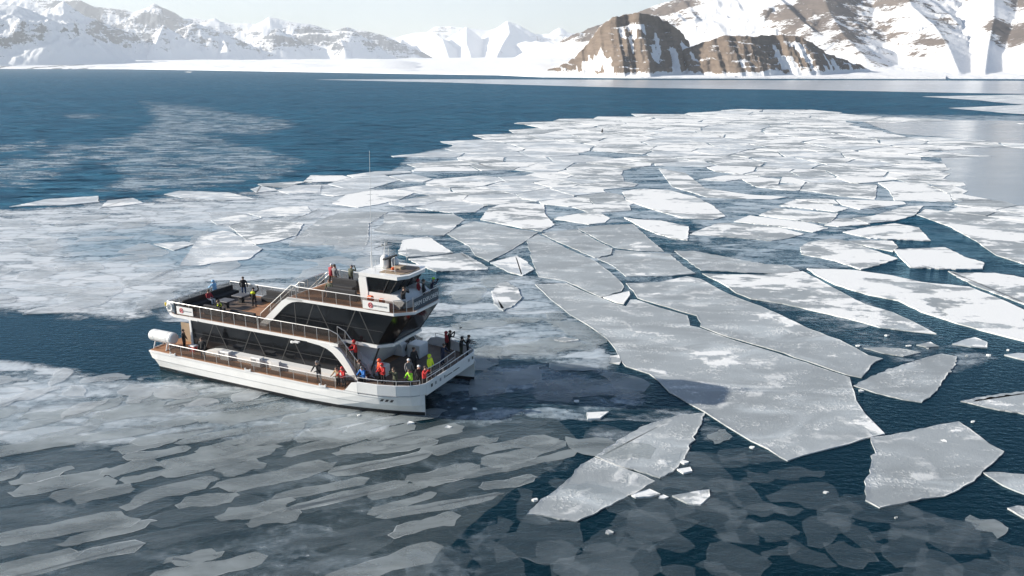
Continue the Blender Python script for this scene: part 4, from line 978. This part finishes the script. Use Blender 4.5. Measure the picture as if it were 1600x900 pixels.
for sy in (-1, 1):
    railing([(12.6, sy*2.74, 6.96), (21.42, sy*2.74, 6.96), (22.1, sy*2.1, 6.96)], .93, spacing=1.2)
    root = part(MB().prism_xz([(8.9,4.27),(9.25,4.27),(12.1,6.93),(11.75,6.95)], sy*1.66, sy*1.72), 'aft_stair', 'white2')
    for k in range(13):
        x = 9.05 + k*.225; z = 4.47 + k*.19
        part(MB().box(x, x+.27, min(sy*1.72, sy*2.5), max(sy*1.72, sy*2.5), z-.03, z), 'tread', 'deckdark', root)
    for y in (1.69, 2.66): railing([(8.8, sy*y, 4.26), (12.1, sy*y, 6.98), (12.6, sy*y, 6.98)], .95, spacing=1.3, glass=(y > 2), name='stair_rail', gl0=.12)
railing([(11.9,-1.6,6.96), (11.9,1.6,6.96)], .93, spacing=1.1, name='aft_railing')
railing([(22.42,-1.72,6.96), (22.42,1.72,6.96)], 1.0, glass=False, spacing=1.1, name='front_railing')
bn = part(MB().box(22.46, 22.49, -1.72, 1.72, 7.02, 7.86), 'name_banner', 'banner')
text_part('BRIM EXPLORER', 'name_lettering', 'lettering', (22.50, 0, 7.43), .47, (0, 1, 0), (0, 0, 1), bn)
logo_board(18.8, 21.1, 7.04, 7.66, -2.80)
# ---- fore deck furniture of the superstructure
part(MB().prism_xz([(17.2,1.71),(18.0,1.71),(19.6,4.1),(17.2,4.1)], -1.9, 1.9), 'front_house', 'white2')
part(MB().prism_xz([(18.1,2.6),(18.25,2.6),(18.65,3.4),(18.5,3.4)], -1.0, 1.0), 'front_house_window', 'glass')
for sy in (-1, 1):
    part(MB().prism_xz([(17.2,1.71),(19.0,1.71),(18.8,2.6),(17.2,3.3)], sy*1.92, sy*2.68), 'stair_base', 'white2')
    part(MB().tube([(19.75, sy*2.3, 4.1), (18.75, sy*2.35, 1.71)], .07, 8), 'strut', 'truss')
part(MB().cham(19.2, 20.1, -2.35, -1.55, 1.705, 2.55, .06), 'deck_box', 'white2'); part(MB().cham(19.2, 20.4, 2.1, 3.4, 1.705, 2.75, .06), 'deck_box', 'white2')
# ---- wheelhouse
part(MB().prism_xz([(18.2,6.965),(21.3,6.965),(21.75,7.55),(21.1,7.98),(20.45,8.02),(18.2,8.02)], -1.82, 1.82), 'wheelhouse_base', 'white')
nose = MB(); nose.sphere((20.9,0,7.0), 1.15, 1.75, 1.08, 16, 8, z0=0); part(nose, 'nose_fairing', 'white', smooth=True)
for sy in (-1, 1):
    wp = [(18.62,8.03),(20.45,8.03),(21.2,9.16),(18.52,9.16)]
    part(MB().prism_xz(wp, sy*1.74, sy*1.77), 'side_window', 'bridgeglass')
    for (a, c) in (((19.9,8.03),(20.5,9.16)),): part(MB().tube([(a[0], sy*1.775, a[1]), (c[0], sy*1.775, c[1])], .035, 5), 'window_post', 'black')
    pil = [(18.0,6.97),(18.55,6.97),(18.62,8.02),(18.5,9.1),(18.9,9.2),(18.3,9.42),(17.95,9.25),(17.82,8.9)]
    part(MB().prism_xz(pil, sy*1.66, sy*1.86), 'arch_pillar', 'white')
part(MB().add([(20.45,-1.74,8.03),(20.45,1.74,8.03),(21.2,1.74,9.16),(21.2,-1.74,9.16)], [(0, 1, 2, 3)]), 'windscreen', 'bridgeglass')
for y in (-1.74, -.6, .6, 1.74): part(MB().tube([(20.46,y,8.03),(21.21,y,9.16)], .045, 5), 'windscreen_post', 'black')
part(MB().box(18.3, 18.36, -1.65, 1.65, 8.03, 9.1), 'wheelhouse_back', 'tan')
part(MB().cham(19.6, 20.4, -1.5, 1.5, 8.025, 8.35, .06), 'console', 'interior')
for y in (-.8, .8): part(MB().cham(19.0, 19.4, y-.25, y+.25, 8.025, 8.75, .06), 'helm_seat', 'sofa')
rf = [(17.9,-1.9),(21.25,-1.9),(21.75,-1.1),(21.75,1.1),(21.25,1.9),(17.9,1.9)]
part(MB().prism_xy(rf, 9.17, 9.42), 'wheelhouse_roof', 'white')
part(MB().prism_xy([(19.3,-1.3),(21.1,-1.3),(21.5,-.8),(21.5,.8),(21.1,1.3),(19.3,1.3)], 9.421, 9.46), 'roof_panel', 'tan')
part(MB().prism_xy([(20.1,-.9),(21.2,-.9),(21.45,0),(21.2,.9),(20.1,.9)], 9.461, 9.50), 'roof_hatch', 'deckdark')
# mast, radar and domes on the roof
ms = part(MB().tube([(17.98,-.35,9.42),(18.0,-.35,10.6),(18.05,-.35,10.7)], [.06,.05,.03], 8), 'antenna_mast', 'white'); part(MB().tube([(18.02,-.35,10.65),(18.28,-.35,18.1)], [.022,.012], 6), 'whip', 'white', ms)
part(MB().tube([(18.5,.4,9.42),(18.75,.4,11.3)], .03, 6), 'instrument_pole', 'white'); part(MB().tube([(18.4,.0,11.0),(18.95,.8,11.05)], .025, 5).box(18.6,18.72,.1,.22,11.05,11.2).box(18.75,18.85,.5,.6,11.08,11.25), 'instrument_crossbar', 'grey')
part(MB().tube([(18.9,.1,9.46),(18.9,.1,9.65),(18.9,.1,10.15),(18.9,.1,10.36),(18.9,.1,10.46)], [.34,.36,.36,.26,.02], 14), 'satellite_dome', 'white', smooth=True)
part(MB().tube([(19.4,.7,9.46),(19.4,.7,9.6),(19.4,.7,9.95),(19.4,.7,10.1),(19.4,.7,10.15)], [.24,.26,.26,.18,.02], 12), 'small_dome', 'white', smooth=True)
part(MB().tube([(19.35,.1,9.46),(19.35,.1,10.2)], .09, 8).box(19.25, 19.45, -.7, .9, 10.2, 10.32), 'radar_scanner', 'truss')
part(MB().tube([(19.9,-.4,9.5),(19.9,-.4,9.66)], .12, 8), 'roof_light', 'orange'); part(MB().cham(19.7, 20.5, -.2, .5, 9.465, 9.68, .05), 'roof_box', 'tan')
for x, y, h in ((20.4,-.9,1.1),(20.3,.9,1.5),(19.1,-1.4,.9),(18.4,1.3,1.2)): part(MB().tube([(x,y,9.44),(x,y,9.44+h)], .014, 5), 'aerial', 'white')
mbr = MB(); mbr.tube([(18.2,-1.5,9.75),(20.9,-1.5,9.75)], .015, 5)
for x in (18.2,19.1,20.0,20.9): mbr.tube([(x,-1.5,9.43),(x,-1.5,9.75)], .012, 5)
part(mbr, 'roof_rail', 'steel')
part(MB().cham(19.0, 19.5, -2.6, -2.3, 6.97, 7.95, .08).cham(20.0, 20.5, -2.62, -2.35, 6.97, 7.85, .08), 'life_jacket_rack', 'orange')
# ---- life raft canister on its cradle
raft = MB(); raft.tube([(-1.5,-4.5,2.52),(-1.44,-4.5,2.52),(-1.3,-4.5,2.52),(.9,-4.5,2.52),(1.04,-4.5,2.52),(1.1,-4.5,2.52)], [.28,.43,.49,.49,.44,.37], 18); rc = part(raft, 'life_raft_canister', 'white', smooth=False)
for x in (-.9, .5): part(MB().tube([(x,-4.5,2.52),(x+.05,-4.5,2.52)], .503, 18), 'strap', 'white2', rc)
cr = MB()
for x in (-.85, .55):
    for y in (-5.0, -4.0): cr.tube([(x, y, 1.56), (x+.05, lerp(y, -4.5, .35), 2.15)], .05, 6)
    cr.tube([(x, -5.0, 1.62), (x, -4.0, 1.62)], .04, 6)
part(cr, 'cradle', 'white2', rc)
for sy in (-1, 1): part(MB().tube([(3.0, sy*3.68, 4.1), (3.0, sy*3.72, 4.0)], .05, 6), 'deck_light', 'grey')
part(MB().box(13.0, 13.5, -3.95, -3.70, 3.86, 3.95).tube([(12.7,-3.8,3.82),(12.9,-3.8,3.82)], .11, 8), 'side_floodlight', 'white2')

# ------------------------------------------------------------------ loose furniture on the decks
def sofa(x0, x1, y0, y1, z, back, lab, table=False):
    c = ((x0+x1)/2, (y0+y1)/2)
    o = empty('deck_table' if table else 'deck_sofa', ship_pt(c[0], c[1], z), SH)
    hx, hy = (x1-x0)/2, (y1-y0)/2
    if table:
        MB().cham(-hx, hx, -hy, hy, .62, .70, .02).build('table_top', M['tabletop'], o); MB().box(-hx*.3, hx*.3, -hy*.3, hy*.3, 0, .62).build('pedestal', M['sofa'], o)
        return tag(o, lab, 'table', 'deck furniture')
    MB().cham(-hx, hx, -hy, hy, 0.06, .42, .05).build('seat', M['sofa'], o)
    t = .22
    q = {'x-': (-hx, -hx+t, -hy, hy), 'x+': (hx-t, hx, -hy, hy), 'y-': (-hx, hx, -hy, -hy+t), 'y+': (-hx, hx, hy-t, hy)}[back]
    MB().cham(*q, .425, .85, .05).build('backrest', M['sofa'], o)
    for sx in (-1, 1):
        for s2 in (-1, 1): MB().box(sx*hx*.9-.04, sx*hx*.9+.04, s2*hy*.9-.04, s2*hy*.9+.04, 0, .07).build('foot', M['black'], o)
    return tag(o, lab, 'sofa', 'deck furniture')
Z1, Z2 = 4.27, 6.965
sofa(.1, 1.0, -2.5, .4, Z1, 'x-', 'charcoal sofa along the aft rail of the upper deck, near half')
sofa(.1, 1.0, .5, 3.1, Z1, 'x-', 'charcoal sofa along the aft rail of the upper deck, far corner')
sofa(4.2, 7.2, 2.3, 3.2, Z1, 'y+', 'charcoal sofa along the far rail of the upper deck')
sofa(2.3, 3.5, -.9, .1, Z1, 'x-', 'grey low table near the aft sofa', True)
sofa(2.3, 3.5, .8, 1.9, Z1, 'x-', 'grey low table nearer the far rail', True)
sofa(2.6, 4.9, -2.6, -1.8, Z1, 'y-', 'charcoal sofa behind the near rail of the upper deck')
sofa(5.6, 8.2, -2.7, -1.9, Z1, 'y-', 'charcoal sofa near the foot of the stairs')
sofa(13.2, 15.6, .3, 1.1, Z2, 'y+', 'charcoal sofa on the top deck behind the wheelhouse')
sofa(15.0, 17.6, 1.7, 2.5, Z2, 'y+', 'charcoal sofa along the far rail of the top deck')
sofa(14.6, 17.3, -1.6, -.8, Z2, 'y-', 'charcoal sofa on the top deck next to the near rail')
# red cool box at the aft end of the side deck
cb = empty('cool_box', ship_pt(2.6, -4.05, 1.565), SH); MB().cham(-.3, .3, -.22, .22, 0, .42, .04).build('tub', M['red'], cb); MB().cham(-.32, .32, -.24, .24, .425, .52, .03).build('lid', M['white2'], cb)
tag(cb, 'red cool box with white lid on the aft side deck', 'box')

# ------------------------------------------------------------------ people
def skin_mesh(joints, edges, root):
    me = bpy.data.meshes.new('b'); me.from_pydata([j[0] for j in joints], edges, []); me.update()
    o = bpy.data.objects.new('b', me); col.objects.link(o); o.modifiers.new('s', 'SKIN')
    for i, j in enumerate(joints):
        r = j[1]; me.skin_vertices[0].data[i].radius = r if isinstance(r, tuple) else (r, r); me.skin_vertices[0].data[i].use_root = (i == root)
    sb = o.modifiers.new('u', 'SUBSURF'); sb.levels = 1; sb.render_levels = 1
    dg = bpy.context.evaluated_depsgraph_get(); out = bpy.data.meshes.new_from_object(o.evaluated_get(dg)); bpy.data.objects.remove(o); bpy.data.meshes.remove(me)
    return out
# zones: 0 jacket, 1 trousers, 2 boots, 3 skin, 4 gloves
def pose_mesh(kind):
    J = []; E_ = []; Zn = []
    def j(p, r): J.append((p, r)); return len(J)-1
    def e(a, b_, z): E_.append((a, b_)); Zn.append(z); return b_
    sit = kind == 'sit'; hz = .52 if sit else .93
    hip = j((0, 0, hz), (.155, .115)); wst = j((0, .0, hz+.18), (.15, .115)); lean = .10 if kind in ('lean', 'photo') else 0.0
    chest = j((0, lean*.6, hz+.38), (.185, .13)); nk = j((0, lean, hz+.56), (.075, .07)); 
    e(hip, wst, 0); e(wst, chest, 0); e(chest, nk, 0)
    hd0 = j((0, lean+.03, hz+.64), (.075, .085)); hd1 = j((0, lean+.045, hz+.73), (.088, .105)); hd2 = j((0, lean+.03, hz+.80), (.06, .07)); e(nk, hd0, 3); e(hd0, hd1, 3); e(hd1, hd2, 3)
    ns = j((0, lean+.045+.115, hz+.70), .018); e(hd1, ns, 3)
    for s in (-1, 1):
        sh = j((s*.19, lean*.8, hz+.47), .075); e(chest, sh, 0)
        if kind == 'photo': el, wr = (s*.27, lean+.16, hz+.32), (s*.08, lean+.30, hz+.62)
        elif kind == 'lean': el, wr = (s*.27, lean+.12, hz+.20), (s*.16, lean+.38, hz+.16)
        elif kind == 'sit': el, wr = (s*.25, .10, hz+.18), (s*.12, .32, hz+.12)
        elif kind == 'wave' and s > 0: el, wr = (.36, .10, hz+.60), (.30, .16, hz+.88)
        else: el, wr = (s*.27, .02, hz+.18), (s*.26, .12, hz-.06)
        a = e(sh, j(el, .058), 0); b_ = e(a, j(wr, .045), 0)
        d = (Vector(wr)-Vector(el)).normalized(); pm = Vector(wr)+d*.07; hd = e(b_, j(tuple(pm), (.042, .028)), 4)
        sd = d.cross(Vector((0, 0, 1))); sd = (sd if sd.length > .1 else Vector((1, 0, 0))).normalized()
        for k, (o_, l_) in enumerate(((-.03, .065), (-.010, .08), (.011, .075), (.03, .055))):
            f1 = e(hd, j(tuple(pm + sd*o_ + d*l_*.6), .010), 4); e(f1, j(tuple(pm + sd*o_ + d*l_ + Vector((0, 0, -.02))), .009), 4)
        t1 = e(b_, j(tuple(Vector(wr) + sd*-s*.045 + d*.05), .012), 4)
        if sit: kn, an, to = (s*.12, .42, .50), (s*.12, .44, .10), (s*.12, .60, .04)
        elif kind == 'walk': kn, an, to = (s*.10, .05 + s*.12, .50), (s*.10, s*.20-.02, .10), (s*.11, s*.20+.12, .04)
        else: kn, an, to = (s*.11, .02, .49), (s*.12, -.02, .10), (s*.14, .13, .04)
        th = e(hip, j((s*.10, 0.02 if not sit else .10, hz-.08 if not sit else hz), .10), 1); k_ = e(th, j(kn, .072), 1); an_ = e(k_, j(an, .055), 1); hl = e(an_, j((an[0], an[1], .05), .05), 2); e(hl, j(to, (.045, .04)), 2)
    me = skin_mesh(J, E_, hip)
    A = np.array([J[a][0] for a, _ in E_]); B_ = np.array([J[b_][0] for _, b_ in E_]); mi = []
    for p in me.polygons:
        c = np.array(p.center); d = B_-A; t = np.clip(((c-A)*d).sum(1)/np.maximum((d*d).sum(1), 1e-9), 0, 1); q = np.linalg.norm(A+d*t[:, None]-c, axis=1)
        z = Zn[int(q.argmin())]
        if z == 1 and c[2] > hz-.16 and not sit: z = 0          # jacket hem hangs over the hips
        mi.append(z)
    me.materials.clear()
    for _ in range(5): me.materials.append(M['black'])
    me.polygons.foreach_set('material_index', mi); me.polygons.foreach_set('use_smooth', [True]*len(mi)); me.update()
    return me
POSE = {k: pose_mesh(k) for k in ('stand', 'photo', 'lean', 'sit', 'walk', 'wave')}
CL = dict(black=(.015,.015,.018), navy=(.02,.03,.07), red=(.60,.03,.03), crimson=(.35,.02,.035), orange=(.80,.10,.03), blue=(.05,.22,.60), lightblue=(.25,.50,.75), yellow=(.70,.85,.03), lime=(.40,.85,.05), grey=(.18,.18,.19),
          brown=(.16,.09,.05), jeans=(.04,.08,.18), olive=(.07,.08,.05), pink=(.65,.20,.30), white=(.75,.75,.75), tan=(.40,.27,.15))
for k, c in CL.items(): M['c_'+k] = plain('cloth_'+k, c, .75, .15, 9)
M['skin'] = plain('skin', (.48, .30, .22), .6, .05); M['hair'] = plain('brown_hair', (.07, .045, .03), .7)
def head_cover(pose, kind, mat, parent):
    sit = pose == 'sit'; hz = .52 if sit else .93; lean = .10 if pose in ('lean', 'photo') else 0.0
    c = (0, lean+.025, hz+.755); b = MB()
    if kind == 'hood':
        b.sphere((0, lean-.005, hz+.715), .122, .135, .155, 10, 7); nm = 'hood'
    elif kind == 'hat':
        b.sphere(c, .105, .122, .115, 10, 6, z0=-.2); b.tube([(0, lean+.025, hz+.735), (0, lean+.025, hz+.775)], .112, 10); nm = 'knit_hat'
    else:
        b.sphere((0, lean+.01, hz+.745), .102, .118, .12, 10, 6, z0=-.45); nm = 'hair'
    o = b.build(nm, mat, parent, True)
    return o
def person(px, py, deck, pose, face, jacket, trousers, cover, covermat, lab, h=1.72, vest=None, xy=None, lift=0.0):
    """px, py = top of the head in the photograph; deck = height of the deck the person stands on"""
    sc_ = h/1.80; hh = (1.35 if pose == 'sit' else 1.80)*sc_
    x, y = xy if xy else ship_on_z(px, py, deck + hh + lift)
    if deck == D0: y = max(y, -4.85)
    if deck == DB: y = min(max(y, -4.55), 4.55); x = min(x, 23.9)
    o = empty('person', ship_pt(x, y, deck + lift), SH + R(face)); o.scale = (sc_*1.2, sc_*1.2, sc_)
    body = bpy.data.objects.new('body', POSE[pose]); col.objects.link(body); body.parent = o
    cm = [M['c_'+jacket], M['c_'+trousers], M['c_black'], M['skin'], M['c_black']]
    for s_, m in zip(body.material_slots, cm): s_.link = 'OBJECT'; s_.material = m
    head_cover(pose, cover, M['hair'] if covermat == 'hair' else M['c_'+covermat], o)
    if vest:
        hz = .52 if pose == 'sit' else .93; lean = .10 if pose in ('lean', 'photo') else 0.0
        v = MB(); v.tube([(0, lean*.55, hz+.30), (0, lean*.6, hz+.42), (0, lean*.85, hz+.52)], [.205, .215, .15], 10); v.v = [(a, lean*.6 + (c-lean*.6)*.74, d) for a, c, d in v.v]
        v.build('vest', M['c_'+vest], o, True)
    print('person', lab[:46], round(x, 2), round(y, 2))
    return tag(o, lab, 'person', 'passengers on the ship')
D0, D1, D2, DB = 1.565, 4.27, 6.965, 1.705
# face: 0 = looking to port, -90 = looking to the bow, 90 = astern, 180 = to starboard
person(336,438,D1,'lean',90,'lightblue','navy','hood','lightblue','person in light blue jacket leaning on the aft rail', xy=(.0,1.25))
person(379,432,D1,'stand',30,'black','jeans','hair','hair','person in black jacket and blue jeans at the far aft corner')
person(395,449,D1,'wave',20,'black','black','hat','black','person with yellow collar raising an arm on the upper deck', vest='yellow')
person(356,467,D1,'photo',150,'black','olive','hair','hair','person with yellow collar at the near rail of the upper deck', vest='yellow', xy=(5.0,-3.05))
person(324,462,D1,'sit',-90,'crimson','white','hair','hair','seated person in dark red top and light trousers on sofa', xy=(.75,-.2), lift=-.02)
person(516,412,D2,'photo',0,'crimson','brown','hat','white','person in red jacket and pale hat on the top deck')
person(522,413,D2,'stand',-10,'grey','brown','hair','hair','person in grey coat beside the red jacket, top deck')
person(547,414,D2,'photo',0,'olive','black','hat','grey','person in long dark coat photographing at the far rail, top deck')
person(530,437,D2,'sit',180,'olive','grey','hair','hair','person in olive jacket sitting on the top deck sofa', xy=(14.4,-.95), lift=-.02)
person(629,447,D2,'photo',-100,'black','brown','hair','hair','person in dark clothes with raised hands beside the wheelhouse front')
person(653,435,D2,'stand',-70,'crimson','black','hood','crimson','person in dark red hooded jacket at the front of the top deck')
person(661,436,D2,'stand',-60,'black','black','hair','hair','person in black at the front of the top deck, centre')
person(674,433,D2,'photo',-60,'navy','black','hat','lime','person in lime hat with a camera on the top deck')
person(285,514,D0,'stand',-60,'black','black','hair','hair','person in black standing beside the life raft canister')
person(309,529,D0,'stand',190,'black','navy','hair','hair','person with brown hair in dark jacket by the red box')
person(495,563,D0,'lean',180,'black','grey','hat','grey','person with grey hair in black sweater on the side deck')
person(511,581,D0,'lean',170,'tan','black','hair','hair','short person in tan top on the side deck', h=1.5)
person(526,577,D0,'lean',170,'red','grey','hood','red','person in red hooded jacket at the end of the side deck', h=1.62)
person(556,529,3.1,'lean',150,'red','black','hood','red','person in red hooded jacket on the stairs', xy=(18.15,-3.08), lift=-.2)
person(561,561,DB,'stand',150,'black','black','hair','hair','person in black at the foot of the stairs')
person(567,571,DB,'lean',170,'blue','black','hat','grey','person in bright blue jacket and grey hat at the foot of the stairs', h=1.6)
person(592,560,DB,'stand',140,'orange','black','hood','orange','person in orange hooded jacket on the fore deck')
person(598,566,DB,'lean',170,'red','black','hood','red','person in red jacket right of the orange jacket, fore deck', h=1.66)
person(617,573,DB,'photo',170,'olive','black','hair','hair','person in dark olive coat by the near bulwark')
person(638,560,DB,'stand',-120,'grey','pink','hat','white','person in grey coat and pink trousers on the fore deck')
person(646,542,DB,'stand',-100,'black','black','hair','hair','tall person in black in the middle of the fore deck', h=1.85)
person(641,576,DB,'lean',170,'lime','black','hair','hair','person in lime jacket bending at the near bulwark', h=1.55)
person(654,570,DB,'stand',-120,'black','black','hat','white','person in black with a white hat near the bow corner', h=1.66)
person(662,571,DB,'photo',-90,'red','black','hair','hair','person in red jacket with brown hair at the bow rail', h=1.68)
person(671,553,DB,'stand',-90,'yellow','black','hood','yellow','person in fluorescent yellow suit at the bow rail', h=1.85)
person(691,536,DB,'lean',-90,'navy','navy','hair','hair','person in navy coat at the middle of the bow rail')
person(702,514,DB,'stand',-40,'crimson','black','hood','crimson','person in dark red coat at the far side of the bow')
person(711,510,DB,'photo',-40,'black','black','hair','hair','person in black holding a camera up at the far side', h=1.8)
person(720,525,DB,'lean',-90,'black','olive','hood','black','person in black hood at the far bow rail', h=1.62)
person(733,521,DB,'lean',-60,'black','black','hair','hair','person in black at the far bow corner', h=1.68)
for hx, hy, dk, fc, lab, h in ((711,510,DB,-40,'black camera held up by the person at the far bow side', 1.8), (674,433,D2,-60,'black camera held by the person in the lime hat', 1.72)):
    x, y = ship_on_z(hx, hy, dk + h); k = h/1.8
    c = empty('hand_camera', ship_pt(x, y, dk), SH + R(fc)); c.scale = (k, k, k)
    MB().cham(-.07, .07, .40, .47, 1.57, 1.67, .01).build('camera_body', M['black'], c); MB().tube([(0,.47,1.62),(0,.60,1.62)], .04, 8).build('lens', M['sofa'], c)
    tag(c, lab, 'camera')

# ------------------------------------------------------------------ haze over the fjord
def haze():
    m = bpy.data.materials.new('haze_air'); m.use_nodes = True; t = m.node_tree; t.nodes.clear()
    o_ = t.nodes.new('ShaderNodeOutputMaterial'); p = t.nodes.new('ShaderNodeVolumePrincipled')
    p.inputs['Color'].default_value = (.92, .96, 1.0, 1); p.inputs['Density'].default_value = HAZE; p.inputs['Anisotropy'].default_value = .25
    t.links.new(p.outputs[0], o_.inputs['Volume'])
    b = MB().box(-17000, 17000, -400, 17000, -3.5, 1500)
    o = b.build('haze', m); tag(o, 'pale cold haze lying over the fjord', 'haze', kind='stuff')
HAZE = 0.000065
haze()
